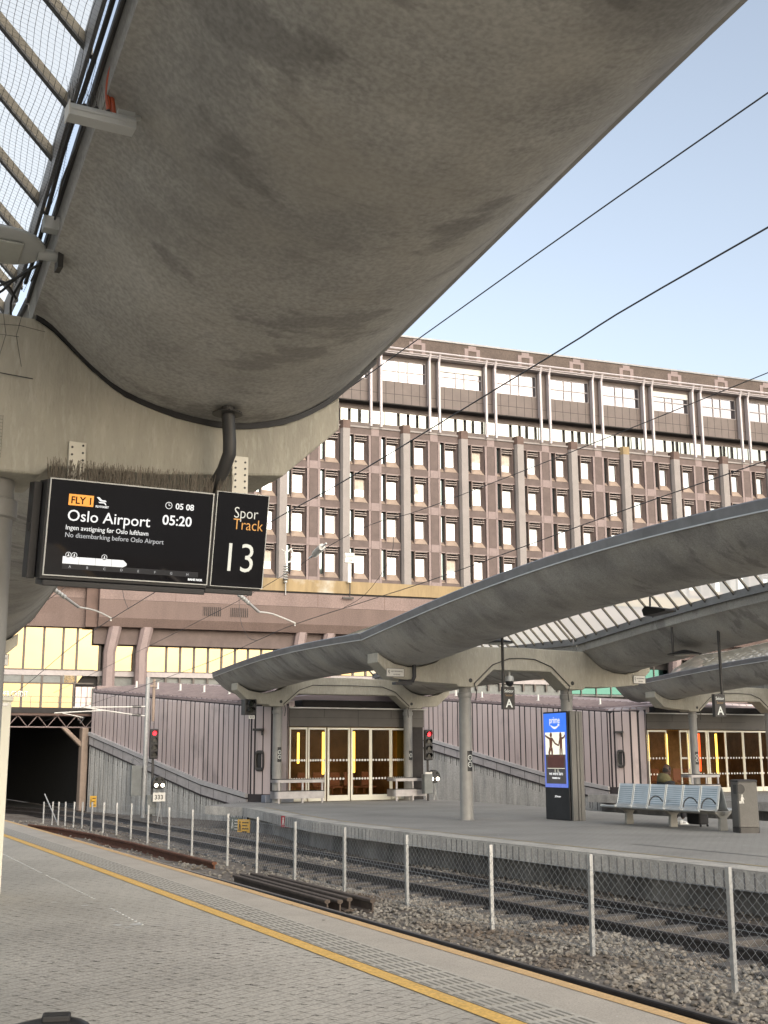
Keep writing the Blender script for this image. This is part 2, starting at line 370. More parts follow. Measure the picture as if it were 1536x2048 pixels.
# ================================================================ ground, platforms, tracks
def edgev(u): return 5.05 + .030*u - .00035*u*u if u>0 else 5.05+.030*u
US = [-9+1.6*i for i in range(41)]
def strip(name, vf0, vf1, z, mat, us=US, z1=None, kind='structure', label=None):
    m=MB(); n=len(us)
    m.v=[(vf0(u),u,z) for u in us]+[(vf1(u),u,z) for u in us]
    m.f=[(i,i+n,i+n+1,i+1) for i in range(n-1)]; m.m=[0]*len(m.f)
    o=m.build(name,mat,rz=STN); tag(o,kind=kind,label=label); return o
g=MB(); g.quad((-900,-900,-1.02),(900,-900,-1.02),(900,900,-1.02),(-900,900,-1.02)); tag(g.build('ground','ground'),kind='structure')
# near platform: paving sheet, edge wall and the painted and ribbed strips, each a few mm above the one below
m=MB(); n=len(US); e=edgev
m.v=[(-9,u,0) for u in US]+[(e(u),u,0) for u in US]+[(e(u),u,-.30) for u in US]+[(e(u)-.5,u,-.30) for u in US]+[(e(u)-.5,u,-1.1) for u in US]
for k in range(4): m.f+=[(k*n+i,(k+1)*n+i,(k+1)*n+i+1,k*n+i+1) for i in range(n-1)]
m.m=[0]*len(m.f); tag(m.build('platform','near paving',rz=STN),kind='structure')
strip('platform_edge_paving', lambda u:e(u)-.55, lambda u:e(u)-.001, .004,'edge paving')
strip('edge_line', lambda u:e(u)-.13, lambda u:e(u)-.012, .008,'worn orange paint')
strip('tactile_strip', lambda u:e(u)-.97, lambda u:e(u)-.552, .005,'tactile paving')
strip('safety_line', lambda u:e(u)-1.13, lambda u:e(u)-.985, .006,'yellow paint')
# raised bars of the tactile strip and the white metal studs
m=MB()
for r in range(7):
    off=-.945+r*.057; u=1.0
    while u<44:
        a=.19; v0=e(u)+off; v1=e(u+a)+off
        m.add([(v0-.013,u,.006),(v0+.013,u,.006),(v1+.013,u+a,.006),(v1-.013,u+a,.006),(v0-.007,u+.01,.0095),(v0+.007,u+.01,.0095),(v1+.007,u+a-.01,.0095),(v1-.007,u+a-.01,.0095)],[(4,5,6,7),(0,1,5,4),(1,2,6,5),(2,3,7,6),(3,0,4,7)])
        u+=.25
tag(m.build('tactile_bars','tactile bar',rz=STN),kind='structure')
m=MB()
for k in range(70):
    u=11.85+k*.14
    if 13.25<u<14.1 or k in (40,41): continue
    v=interp([(11.85,3.38),(13.27,3.43),(14.12,3.48),(16.35,3.54),(21.3,3.67)],u)
    m.lathe([(.015,.0),(.014,.005),(.006,.007)],(v,u,.001),8)
tag(m.build('marker_studs','light grey metal',rz=STN),kind='structure')
# small paint smears on the blocks
m=MB(); rr=random.Random(3)
for (v,u,a,b) in ((3.17,11.95,.10,.07),(3.34,11.9,.15,.08),(3.22,11.75,.09,.03),(3.24,13.65,.10,.04),(3.50,11.72,.17,.015),(3.0,14.1,.1,.02)):
    pts=[(v+a*math.cos(t)*rr.uniform(.6,1.1)/2, u+b*math.sin(t)*rr.uniform(.6,1.1)) for t in [k*.5236 for k in range(12)]]
    m.add([(p[0],p[1],.003) for p in pts],[tuple(range(12))])
tag(m.build('paint_smear','worn white',rz=STN),kind='structure')
# the little crooked gaps where the interlocking blocks meet
def joints():
    rn=random.Random(21); A={'joint dark':MB(),'joint mid':MB()}
    ca,sa=math.cos(R(-27)),math.sin(R(-27))
    for i in range(-60,170):
        for j in range(-60,170):
            x=i*.21+(j%2)*.105; y=j*.115                     # rows run square to the camera's platform grid
            X,Yw=x-8,y+1.5; v=X*math.cos(STN)+Yw*math.sin(STN); u=-X*math.sin(STN)+Yw*math.cos(STN)
            if u<2.2 or u>21 or v<-6 or v>e(u)-1.16: continue
            q=rn.random()
            if q<.22: continue
            band=.5+.5*math.sin(v*1.9+u*.55+1.2)
            k='joint dark' if rn.random()<.03+.16*band**4 else 'joint mid'
            s=rn.uniform(.75,1.25)*(1.25 if k=='joint mid' else 1.6); w,h=.034*s,.0085*s; jx,jy=rn.uniform(-.006,.006),rn.uniform(-.006,.006)
            P=[]
            for (dx,dy,ww,hh) in ((-.014*s,.007*s,w*.7,h),(.014*s,-.007*s,w*.7,h),(0,0,h*1.5,.012*s)):
                for a,b in ((-1,-1),(1,-1),(1,1),(-1,1)):
                    px,py=X+jx+dx+a*ww/2,Yw+jy+dy+b*hh/2
                    P.append((px*math.cos(STN)+py*math.sin(STN),-px*math.sin(STN)+py*math.cos(STN),.0018))
            A[k].add(P,[(0,1,2,3),(4,5,6,7),(8,9,10,11)])
            if rn.random()<.5:
                L_=rn.uniform(.04,.10); px0=X+.06; py0=Yw-.004
                A['joint mid'].add([(a*math.cos(STN)+b*math.sin(STN),-a*math.sin(STN)+b*math.cos(STN),.0016) for a,b in ((px0,py0),(px0+L_,py0),(px0+L_,py0+.004),(px0,py0+.004))],[(0,1,2,3)])
    for k,m in A.items(): tag(m.build('paving_joints',k,rz=STN),kind='structure')
joints()
m=MB(); rr=random.Random(8)
for k in range(42):
    u=rr.uniform(3.5,16); v=rr.uniform(-2.5,e(u)-.1); r=rr.uniform(.008,.022)
    pts=[(v+r*math.cos(t)*rr.uniform(.7,1.2),u+r*math.sin(t)*rr.uniform(.7,1.2)) for t in [q*.785 for q in range(8)]]
    m.mat('worn white' if k%5==0 else 'joint dark').add([(p[0],p[1],.0105) for p in pts],[tuple(range(8))])
for k in range(14):
    u=rr.uniform(15,30); v=rr.uniform(13.2,17.6); r=rr.uniform(.015,.035)
    m.mat('worn white').add([(v+r*math.cos(t),u+r*math.sin(t),.006) for t in [q*1.05 for q in range(6)]],[tuple(range(6))])
tag(m.build('gum_spots',rz=STN),kind='structure')
# opposite platform
P1=[(12.5,-12),(12.42,13),(12.33,17.5),(12.25,25),(12.32,28.2),(12.8,31.5),(13.35,34.6),(13.7,37.0),(13.1,38.9),(15.2,41.3),(22.6,41.3),(22.5,38.9),(21.4,26),(21.9,23),(22.2,18),(22.3,-12)]
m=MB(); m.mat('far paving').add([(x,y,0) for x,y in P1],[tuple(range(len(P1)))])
ed=P1[:10]; m.mat('slab concrete')
for a,b in list(zip(ed,ed[1:]))+list(zip(P1[11:],P1[12:])):
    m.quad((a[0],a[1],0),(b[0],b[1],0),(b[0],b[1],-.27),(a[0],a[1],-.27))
m.add([(x,y,-.27) for x,y in P1],[tuple(range(len(P1)-1,-1,-1))])
tag(m.build('platform',rz=STN),kind='structure')
m=MB(); inn=[(12.95,-12),(12.9,17.5),(12.8,28),(13.2,31.5),(14.0,37.2),(15.9,41.0),(21.9,41),(20.9,26),(21.5,18),(21.7,-12)]
for a,b in zip(inn,inn[1:]): m.quad((a[0],a[1],-.27),(b[0],b[1],-.27),(b[0],b[1],-1.1),(a[0],a[1],-1.1))
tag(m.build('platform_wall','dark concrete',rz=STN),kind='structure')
def p1e(u): return interp([(y,x) for x,y in P1[:9]],u)
us2=[-10+1.5*i for i in range(32)]
strip('edge_slabs', lambda u:p1e(u)+.002, lambda u:p1e(u)+.55, .004,'slab concrete',us=us2)
strip('edge_line', lambda u:p1e(u)+.60, lambda u:p1e(u)+.69, .005,'faded yellow paint',us=us2)
strip('worn_line', lambda u:p1e(u)+1.9, lambda u:p1e(u)+1.96, .005,'flashing',us=[9+1*i for i in range(10)])
# vertical joints of the opposite platform nosing
m=MB()
for k in range(150):
    u=8+k*.2; v=p1e(u)
    if u<34: m.box(v-.006,v-.001,u,u+.03,-.262,-.03)
tag(m.build('nosing_joints','dark concrete',rz=STN),kind='structure')
# third platform
m=MB(); m.mat('far paving').quad((30.5,-12,0),(46,-12,0),(46,41.3,0),(30.5,41.3,0)); m.mat('slab concrete').box(30.5,30.7,-12,41.3,-.30,-.002); m.mat('dark concrete').box(31.1,31.3,-12,41.2,-1.1,-.3)
tag(m.build('platform',rz=STN),kind='structure')
# track bed and loose stones
def bedz(v,u): return -.72+.035*math.sin(v*1.7+u*.31)+.02*math.sin(u*1.3-v*2.2)+.07*math.exp(-((v-8.2)/.8)**2)
m=MB(); nv=46; nu=130
for i in range(nu):
    for j in range(nv):
        v=4.6+j*(31-4.6)/(nv-1); u=-12+i*78/(nu-1); m.v.append((v,u,bedz(v,u) if v<14 else -.72))
m.f=[(i*nv+j,i*nv+j+1,(i+1)*nv+j+1,(i+1)*nv+j) for i in range(nu-1) for j in range(nv-1)]; m.m=[0]*len(m.f)
tag(m.build('track_bed','ballast bed',rz=STN,smooth=60),kind='structure')
import numpy as np
def ballast():
    rng=np.random.RandomState(5); protos=[]
    for k in range(14):
        bm=bmesh.new(); bmesh.ops.create_icosphere(bm, subdivisions=1, radius=1.0)
        vs=np.array([v.co[:] for v in bm.verts]); fs=np.array([[v.index for v in f.verts] for f in bm.faces]); bm.free()
        for c in range(7):                                  # chop flat facets
            d=rng.randn(3); d/=np.linalg.norm(d); t=rng.uniform(.45,.8); q=vs@d; ov=q>t; vs[ov]-=np.outer(q[ov]-t,d)
        vs*=np.array([1.0,rng.uniform(.6,.95),rng.uniform(.45,.8)]); protos.append((vs,fs))
    V=[];F=[];b=0
    def put(n,u0,u1,v0,v1,s0,s1,pw):
        nonlocal b
        for i in range(n):
            u=u0+(u1-u0)*rng.rand()**pw; v=rng.uniform(v0,v1)
            if abs(v-10.07)<.07 or abs(v-11.45)<.07 or abs(v-7.27)<.06: continue
            vs,fs=protos[rng.randint(14)]; s=rng.uniform(s0,s1); a=rng.rand(3)*6.28
            ca,sa=np.cos(a[0]),np.sin(a[0]); cb,sb=np.cos(a[1]*.12),np.sin(a[1]*.12)
            Rz=np.array([[ca,-sa,0],[sa,ca,0],[0,0,1]]); Rx=np.array([[1,0,0],[0,cb,-sb],[0,sb,cb]])
            p=vs@(Rz@Rx).T*s+np.array([v,u,bedz(v,u)+s*rng.uniform(-.1,.55)])
            V.append(p); F.append(fs+b); b+=len(p)
    put(6500,6.0,20,7.3,9.9,.018,.054,1.15)
    put(2400,7.5,28,9.6,12.9,.022,.050,1.1)
    put(2600,18,44,7.4,12.9,.03,.06,1.3)
    V=np.concatenate(V); F=np.concatenate(F)
    me=bpy.data.meshes.new('ballast_stones'); me.from_pydata(V.tolist(),[],F.tolist()); me.materials.append(MATS['stone']); me.update()
    o=link('ballast_stones',me,rz=STN); tag(o,'loose grey ballast stones heaped between the tracks','ballast',kind='stuff')
ballast()
# rails: a foot, a web and a head, run along the track
RAILP=[(-.07,0),(.07,0),(.07,.012),(.012,.03),(.010,.115),(.036,.125),(.036,.152),(.03,.16),(-.03,.16),(-.036,.152),(-.036,.125),(-.010,.115),(-.012,.03),(-.07,.012)]
def rail(name,label,path,z0,mat,head=None,group=None,sc=1.0):
    p0=path[0]; m=MB(); m.mat(mat)
    rings=[[(v-p0[0]+a*sc,u-p0[1],b*sc) for a,b in RAILP] for v,u in path]
    m.loft(rings)
    if head:
        m.mat(head)
        for (a,b) in zip(path,path[1:]): m.quad((a[0]-p0[0]-.028,a[1]-p0[1],.1625),(a[0]-p0[0]+.028,a[1]-p0[1],.1625),(b[0]-p0[0]+.028,b[1]-p0[1],.1625),(b[0]-p0[0]-.028,b[1]-p0[1],.1625))
    o=m.build(name,rz=STN,loc=S(p0[0],p0[1],z0)); return tag(o,label,'rail',group)
def bend(v0): return [(v0+ (0 if u<44 else -.012*(u-44)**2),u) for u in [-10+2.5*i for i in range(34)]]
rail('rail','dark running rail showing just past the edge of the paved near platform',[(v+.30*0+interp([(0,0),(8,.0),(18,.16),(40,.3)],u),u) for v,u in bend(7.20)],-.70,'rail steel','rail head','running rails')
rail('rail','near rail of the fenced track in front of the opposite platform wall',bend(10.07),-.70,'rail steel','rail head','running rails')
rail('rail','far rail of the fenced track close below the opposite platform wall',bend(11.45),-.70,'rail steel','rail head','running rails')
rail('old_rail','long rusty orange-brown rail lying on the stones beside the wire fence',[(8.22,23.75),(8.24,26),(8.28,30),(8.22,34),(8.0,37.5),(7.6,40)],-.70,'rust',sc=1.35)
rail('old_rail','dark spare rail at the platform side of the short rail pile',[(7.50,16.6),(7.62,20.9)],-.66,'old rail',group='spare rails in a short pile',sc=1.2)
rail('old_rail','dark spare rail second from the platform in the short rail pile',[(7.66,16.5),(7.80,21.0)],-.66,'old rail',group='spare rails in a short pile',sc=1.2)
rail('old_rail','dark spare rail third from the platform in the short rail pile',[(7.86,16.6),(7.99,21.0)],-.65,'old rail',group='spare rails in a short pile',sc=1.2)
rail('old_rail','dark spare rail nearest the wire fence in the short rail pile',[(8.12,16.35),(8.18,20.6)],-.66,'old rail',group='spare rails in a short pile',sc=1.2)
m=MB(); m.box(-1.25,1.25,-.12,.12,-.09,.09); sm=m.build('sleeper','sleeper',rz=STN,loc=S(10.76,8.0,-.755),bevel=.015)
tag(sm,'dark sleeper under the rails of the fenced track','sleeper','sleepers of the fenced track')
for k in range(1,50):
    c=sm.copy(); COL.objects.link(c); c.location=S(10.76,8.0+k*.65,-.755)
# ---------------------------------------------------------------- wire fence between the tracks
FP=[(8.84,43.97),(9.05,43.5),(9.13,42.9),(9.22,42.2),(9.30,41.3),(9.35,40.3),(9.37,39.07),(9.38,37.61),(9.36,35.9),(9.33,34.2),(9.28,32.33),(9.22,30.18),(9.15,28.1),(9.08,25.4),(9.03,23.5),(8.97,21.36),(8.92,19.05),(8.80,16.55),(8.72,14.01),(8.70,11.80),(8.74,9.53),(8.80,7.2),(8.86,4.8)]
def ftop(u): return interp([(7,.50),(9.5,.49),(14,.43),(20,.40),(25,.38),(34,.32),(44,.06)],u)
ft=thing('wire_fence','chain link fence on thin galvanised posts standing between the tracks','fence',S(8.7,9.53,-.72))
pm=None
for k,(v,u) in enumerate(FP):
    h=ftop(u)+.72; m=MB(); s=.024
    m.prism([(-s,-s),(s,-s),(s,s),(s*.55,s),(s*.55,-s*.5),(-s*.55,-s*.5),(-s*.55,s),(-s,s)],0,h,'z')
    o=m.build('post','galvanised',ft,loc=(v-8.7,u-9.53,0),bevel=.003); o.rotation_euler=(random.uniform(-.012,.012),random.uniform(-.015,.015),random.uniform(-.2,.2))
m=MB(); m.tube([(FP[0][0]-8.7,FP[0][1]-9.53,1.05),(FP[2][0]-8.7,FP[2][1]-9.53,.05)],.02,6); m.build('brace','galvanised',ft)
def fencemesh():
    # path along the posts
    L=[0]; 
    for a,b in zip(FP,FP[1:]): L.append(L[-1]+math.hypot(b[0]-a[0],b[1]-a[1]))
    tot=L[-1]
    def at(d):
        d=min(max(d,0),tot)
        for i in range(len(L)-1):
            if d<=L[i+1]+1e-9:
                t=(d-L[i])/(L[i+1]-L[i]); return (lerp(FP[i][0],FP[i+1][0],t),lerp(FP[i][1],FP[i+1][1],t))
    V=[];F=[]; b=0; r=.0019
    def poly(pts,off):
        nonlocal b
        for i,p in enumerate(pts):
            v,u=at(p[0]); x=v-8.7-.028+off; y=u-9.53
            V.extend([(x-r,y,p[1]-r),(x+r,y,p[1]-r),(x,y+r*.3,p[1]+r),])
            if i:
                for k in range(3): F.append((b-3+k,b-3+(k+1)%3,b+(k+1)%3,b+k))
            b+=3
    cw,ch=.062,.055; n=int(tot/cw)
    for i in range(n):
        d=i*cw; v,u=at(d); top=ftop(u)+.72-.05; z=.10; pts=[]; s=i%2
        fine = u<31
        while z<top:
            pts.append((d+(cw if s else 0)*1.0 + .006*math.sin(i*1.7+z*9), z)); z+=ch if fine else ch*2; s^=1
        if not fine: pts=[(d+(cw*2 if k%2 else 0),q[1]) for k,q in enumerate(pts)]
        if fine or i%2==0: poly(pts, .002*(i%2))
    for zz in (.14,.62,1.0):
        poly([(k*tot/160, min(zz, ftop(at(k*tot/160)[1])+.72-.06)) for k in range(161)],.004)
    me=bpy.data.meshes.new('wire_mesh'); me.from_pydata(V,[],F); me.materials.append(MATS['wire']); me.update()
    o=link('wire_mesh',me,ft); return o
fencemesh()
# ================================================================ concrete trough canopies
OUT=[(1.90,4.36),(2.02,4.30),(2.27,4.08),(2.50,3.93),(2.85,3.83),(3.24,3.80),(3.62,3.88),(3.92,4.04),(4.15,4.24),(4.34,4.43)]
OUTS=smoothcurve(OUT,3)
INN=[(4.24,4.46),(3.9,4.20),(3.24,3.98),(2.6,4.12),(2.1,4.52),(1.90,4.56)]
def canopy(label, yokes, segs, mirror=True, rightonly=False, warn=True, frontdetail=False, sx=1.0):
    """yokes: (u, vc, half column spacing, drawn?); segs: (u0,u1,vc(u),arch, arch centre u, half length)"""
    yu,yv=yokes[0][:2]; T=thing('platform_canopy',label,'canopy',S(yv,yu,0))
    def L(v,u,z): return (v-yv,u-yu,z)
    for (u0,u1,vcf,arch,uc,hl) in segs:
        def az(u): return arch*max(0,math.cos(min(1,abs(u-uc)/hl)*math.pi/2))
        for side in (1,-1):
            if rightonly and side<0: continue
            ns=22; prof=OUTS+smoothcurve(INN,1)
            rings=[]
            for i in range(ns+1):
                u=lerp(u0,u1,i/ns); vc=vcf(u); z=az(u)
                rings.append([L(vc+side*x*sx,u,zz+z) for x,zz in prof])
            m=MB(); m.loft(rings); sh=m.build('concrete_shell','shell concrete',T,smooth=40)
            # sheet metal flashing on the outer lip and along the glass
            fl=[(4.335,4.435),(4.352,4.445),(4.385,4.60),(4.375,4.62),(4.20,4.62),(4.20,4.45)]
            rings=[[L(vcf(u)+side*x*sx,u,zz+az(u)) for x,zz in fl] for u in [lerp(u0,u1,i/ns) for i in range(ns+1)]]
            m=MB(); m.loft(rings); fo=m.build('lip_flashing','flashing',sh)
            rings=[[L(vcf(u)+side*(4.352+.016*a)*sx,u,4.440+.018*b+az(u)) for a,b in ((-1,-.6),(1,-.6),(1,.6),(-1,.6))] for u in [lerp(u0,u1,i/ns) for i in range(ns+1)]]
            m=MB(); m.loft(rings); m.build('lip_trim','flashing trim',sh)
            m=MB(); rings=[[L(vcf(u)+side*(1.86+a)*sx,u,4.58+b+az(u)) for a,b in ((.02,-.02),(.05,-.02),(.05,.03),(.02,.03))] for u in [lerp(u0,u1,i/ns) for i in range(ns+1)]]
            m.loft(rings); m.build('glass_kerb','dark steel',sh)
        # skylight: ribs and glass between the two troughs
        RB=[(-1.84,4.62),(-1.25,5.22),(0,5.85),(1.25,5.22),(1.84,4.62)]
        ns=24; m=MB()
        rings=[[L(vcf(u)+x*sx,u,z+az(u)+.07) for x,z in RB] for u in [lerp(u0,u1,i/ns) for i in range(ns+1)]]
        m.loft(rings,closed=False); gl=m.build('roof_glass','roof glass',T)
        nr=int(abs(u1-u0)/.5); base=None
        for i in range(nr+1):
            u=lerp(u0+.1,u1-.1,i/nr)
            if base is None:
                m=MB().mat('rib')
                for a,b in zip(RB,RB[1:]):
                    m.mat('rib').add([(a[0]*sx,-.014,a[1]-.005),(a[0]*sx,.014,a[1]-.005),(a[0]*sx,.014,a[1]+.06),(a[0]*sx,-.014,a[1]+.06),(b[0]*sx,-.014,b[1]-.005),(b[0]*sx,.014,b[1]-.005),(b[0]*sx,.014,b[1]+.06),(b[0]*sx,-.014,b[1]+.06)],[(0,1,5,4),(1,2,6,5),(2,3,7,6),(3,0,4,7)])
                for a,b in zip(RB,RB[1:]):
                    m.mat('dark steel').add([(a[0]*sx,-.024,a[1]-.022),(a[0]*sx,.012,a[1]-.022),(a[0]*sx,.012,a[1]-.006),(a[0]*sx,-.024,a[1]-.006),(b[0]*sx,-.024,b[1]-.022),(b[0]*sx,.012,b[1]-.022),(b[0]*sx,.012,b[1]-.006),(b[0]*sx,-.024,b[1]-.006)],[(0,1,5,4),(1,2,6,5),(2,3,7,6),(3,0,4,7)])
                base=m.build('roof_rib',None,T)
                o=base
            else: o=base.copy(); COL.objects.link(o)
            o.location=L(vcf(u),u,az(u))
        for sg in (1,-1):
            m=MB(); rings=[[L(vcf(u)+sg*(1.80+a)*sx,u,4.55+b+az(u)) for a,b in ((0,0),(.02,0),(.02,.18),(0,.18))] for u in [lerp(u0,u1,i/ns) for i in range(ns+1)]]
            m.loft(rings); m.build('glass_upstand','flashing',T)
        m=MB(); rings=[[L(vcf(u)+x,u,z+az(u)) for x,z in ((-.05,5.72),(.05,5.72),(.05,5.9),(-.05,5.9))] for u in [lerp(u0,u1,i/ns) for i in range(ns+1)]]
        m.loft(rings); m.build('ridge_beam','rib',T)
    for (u,vc,hs,ah) in yokes:
        half=[(0,3.79),(ah,3.79),(hs-.24,3.335),(hs+.26,3.335),(hs+.32,3.40),(max(hs+.9,2.75),3.42),(3.62,3.50),(4.05,3.89),(4.05,4.13),(3.92,4.03),(3.62,3.87),(3.24,3.79),(2.85,3.82),(2.50,3.92),(2.27,4.07),(2.02,4.29),(1.90,4.36),(0,4.40)]
        if rightonly: poly=[(x*sx,z) for x,z in half]+[(-1.5,4.40),(-1.5,3.79)]
        else: poly=[(x*sx,z) for x,z in half]+[(-x*sx,z) for x,z in half[-2:0:-1]]
        m=MB(); m.prism([(vc-yv+x,z) for x,z in poly],u-.3-yu,u+.3-yu,'y'); yk=m.build('crossbeam','beam concrete',T,bevel=.018)
        for sg in (1,-1):
            if rightonly and sg<0: continue
            m=MB(); m.lathe([(.20,0),(.20,.012),(.172,.014),(.168,.05),(.165,1.5),(.160,3.08),(.185,3.09),(.185,3.20),(.160,3.21),(.158,3.336)],L(vc+sg*hs*1.0,u,0),24)
            m.build('column','column paint',T,smooth=35)
            if not frontdetail:
                m=MB(); m.disc(L(vc+sg*hs,u-.30,3.50),.055,(0,-1,0),.006); m.build('drain_hole','black metal',yk)
                x=vc+sg*hs-yv; y=u-.315-yu; d=-sg
                m=MB(); m.tube([(x+d*.14,y,3.0),(x+d*.17,y,3.25),(x+d*.10,y,3.42),(x+d*(hs-ah)*.9,y,3.92),(x+d*(hs-ah+.45),y,4.10),(x+d*hs,y,4.12)],.014,6); m.build('conduit','dark steel',yk)
    return T
NEARC=[(-12,-1.75),(7.72,-.62),(25.7,.35),(40,1.3)]
OPPC=[(4,16.5),(26.73,17.55),(39.75,18.6),(46,19.1)]
near=canopy('nearest concrete trough canopy overhead with a bird-netted glass roof and sign beam',
   [(7.72,-.62,1.72,.9),(25.7,.35,1.62,.9)],
   [(-10.3,7.70,lambda u:interp(NEARC,u),.55,-1.3,9.0),(7.74,26.2,lambda u:interp(NEARC,u),.55,16.7,9.0)],frontdetail=True)
opp=canopy('middle concrete trough canopy over the opposite platform with the bench and bin',
   [(26.73,17.55,1.60,.85),(39.75,18.6,2.62,1.85)],
   [(5.7,26.71,lambda u:interp(OPPC,u),.62,15.7,11.0),(26.75,41.6,lambda u:interp(OPPC,u),.16,34,7.5)],sx=1.055)
third=canopy('farther concrete trough canopy at the right edge with a pitched glass skylight on top',
   [(38.5,36.0,2.1,1.3)],
   [(18,38.48,lambda u:interp([(18,34.3),(38.5,36.0)],u),.4,28,10.5),(38.52,40.6,lambda u:interp([(18,34.3),(38.5,36.0)],u),0,39,5)],sx=1.055)
# --- what hangs on the near canopy (children of it: drainpipe, seam rubber, bird net)
yu,yv=7.72,-.62
m=MB(); m.tube([(2.49+.62,7.15-yu,3.88),(2.51+.62,7.15-yu,3.62),(2.51+.62,7.15-yu,3.54),(2.49+.62,7.2-yu,3.44),(2.46+.62,7.32-yu,3.34),(2.45+.62,7.6-yu,3.26)],.044,14)
m.lathe([(.10,0),(.098,.010),(.05,.016)],(2.49+.62,7.15-yu,3.805),20); m.build('drainpipe','dark steel',near,smooth=40)
m=MB(); m.loft([[(x+.0,uu,z-.012) for x,z in OUTS]+[(x,uu,z+.03) for x,z in OUTS[::-1]] for uu in (-.312,-.288)]); m.build('seam_rubber','rubber',near)
def birdnet():
    V=[];F=[];b=0; r=.0011
    def ln(pts):
        nonlocal b
        for i,(x,y,z) in enumerate(pts):
            V.extend([(x-r,y-r,z),(x+r,y,z-r),(x,y+r,z+r)])
            if i:
                for k in range(3): F.append((b-3+k,b-3+(k+1)%3,b+(k+1)%3,b+k))
            b+=3
    rn=random.Random(2)
    def az(u): return .55*max(0,math.cos(min(1,abs(u+1.3)/9.0)*math.pi/2))
    def P(x,u): return (interp(NEARC,u)+x+.62+.012*math.sin(u*7+x*5), u-7.72+.012*math.sin(x*9+u*3), 4.50+az(u)+.35*(1-(x/1.86)**2)+.025*math.sin(x*4+u*2.3)*math.sin(u*1.1))
    for k in range(124):
        x=-1.85+k*.03; ln([P(x,-2+9.4*i/60) for i in range(61)])
    for k in range(314):
        u=-2+k*.03; ln([P(-1.85+3.7*i/26,u) for i in range(27)])
    me=bpy.data.meshes.new('bird_net'); me.from_pydata(V,[],F); me.materials.append(MATS['catenary']); me.update(); link('bird_net',me,near)
birdnet()
# net corner pinned over the beam, with its edge rope
m=MB()
for k in range(15):
    x=.2+k*.115; m.tube([(x,-.312,4.36),(x+.03*math.sin(k*2.1),-.314,4.22),(x+.02*math.sin(k*3.3),-.312,4.02)],.0016,3,False)
for k in range(5):
    z=4.34-k*.075; m.tube([(.2+i*.16,-.314,z-.02*i*.3+.012*math.sin(i*2+k)) for i in range(12-k)],.0016,3,False)
m.tube([(.1,-.315,4.03),(1.0,-.315,4.0),(1.9,-.315,3.95)],.003,4); m.build('net_edge','catenary',near)
# round opening with a wire guard at the left end of the beam
m=MB(); m.disc((1.60,-.302,3.555),.085,(0,-1,0),.004,24); m.build('beam_opening','soffit dark',near)
m=MB()
for k in range(13):
    m.tube([(1.47+k*.022,-.312,3.42),(1.47+k*.022,-.312,3.69)],.0010,3,False); m.tube([(1.47,-.314,3.42+k*.022),(1.735,-.314,3.42+k*.022)],.0010,3,False)
m.build('opening_guard','dark steel',near)
# ---------------------------------------------------------------- departure display and track sign
def bristles(parent,x0,x1,z,y0,n,seed):
    rn=random.Random(seed); m=MB()
    for i in range(n):
        x=rn.uniform(x0,x1); y=y0+rn.uniform(0,.06); h=rn.uniform(.09,.15); 
        m.tube([(x,y,z),(x+rn.uniform(-.025,.025),y+rn.uniform(-.04,.03),z+h)],.0016,3,False)
    o=m.build('bird_spikes','spike',parent); o['kind']='stuff'; return o
PT=R(10)
# the screen plane leans: local z runs down the glass
D=thing('departure_display','black electronic departure board showing the airport train under the beam','departure board',S(1.39,7.2,3.27))
DP=bpy.data.objects.new
def face(parent,name,w,h,z0,mat,y=0):
    m=MB(); m.box(0,w,y,y+.012,-h,0); o=m.build(name,mat,parent); o.rotation_euler=(R(10),0,0); return o
scr=face(D,'screen',1.035,.585,0,'screen black')
m=MB(); t=.007
for x0,x1,z0,z1 in ((-.006,1.041,-.001,.006),(-.006,1.041,-.592,-.585),(-.006,.001,-.585,-.001),(1.034,1.041,-.585,-.001)): m.box(x0,x1,-.006,.016,z0,z1)
fr=m.build('screen_frame','light grey metal',D); fr.rotation_euler=(R(10),0,0)
m=MB(); m.box(-.02,1.045,.012,.26,-.615,-.004); m.box(.0,1.03,.0,.24,-.655,-.618); hz=m.build('housing','black metal',D,bevel=.006); hz.rotation_euler=(R(10),0,0)
m=MB(); m.box(-.075,-.025,.14,.30,-.62,-.02); m.cbox((-.05,.2,-.3),(.07,.05,.06)); pb=m.build('side_bracket','black metal',D,bevel=.004); pb.rotation_euler=(R(10),0,0)
yT=-.0025
text('lettering','Oslo Airport',.098,'screen text',scr,(.112,yT,-.247),fat=.0003)
text('lettering','05:20',.088,'screen text',scr,(.905,yT,-.222),align='RIGHT',fat=.0012)
text('lettering','05 08',.054,'screen text',scr,(.912,yT,-.118),align='RIGHT',fat=.0008)
text('lettering','Ingen avstigning f\u00f8r Oslo lufthavn',.042,'screen text',scr,(.108,yT,-.303),fat=0,sx=.92)
text('lettering','No disembarking before Oslo Airport',.042,'screen text dim',scr,(.108,yT,-.349),sx=.96)
m=MB(); m.box(.114,.266,-.003,.001,-.152,-.083); m.build('line_badge','orange badge',scr)
text('lettering','FLY 1',.062,'screen black',scr,(.126,-.0048,-.140),fat=.0012,sx=.93)
m=MB()   # stylised flying bird mark
m.add([(.283,yT,-.088),(.300,yT,-.088),(.318,yT,-.104),(.338,yT,-.104),(.348,yT,-.113),(.308,yT,-.113)],[(0,1,2,5),(2,3,4,5)])
m.add([(.296,yT,-.117),(.338,yT,-.117),(.348,yT,-.134),(.340,yT,-.134),(.334,yT,-.124),(.302,yT,-.124)],[(0,1,4,5),(1,2,3,4)]); m.build('carrier_mark','screen text',scr)
text('lettering','FLYTOGET',.017,'screen text',scr,(.281,yT,-.152),fat=.0006)
m=MB(); c=(.745,-.099)
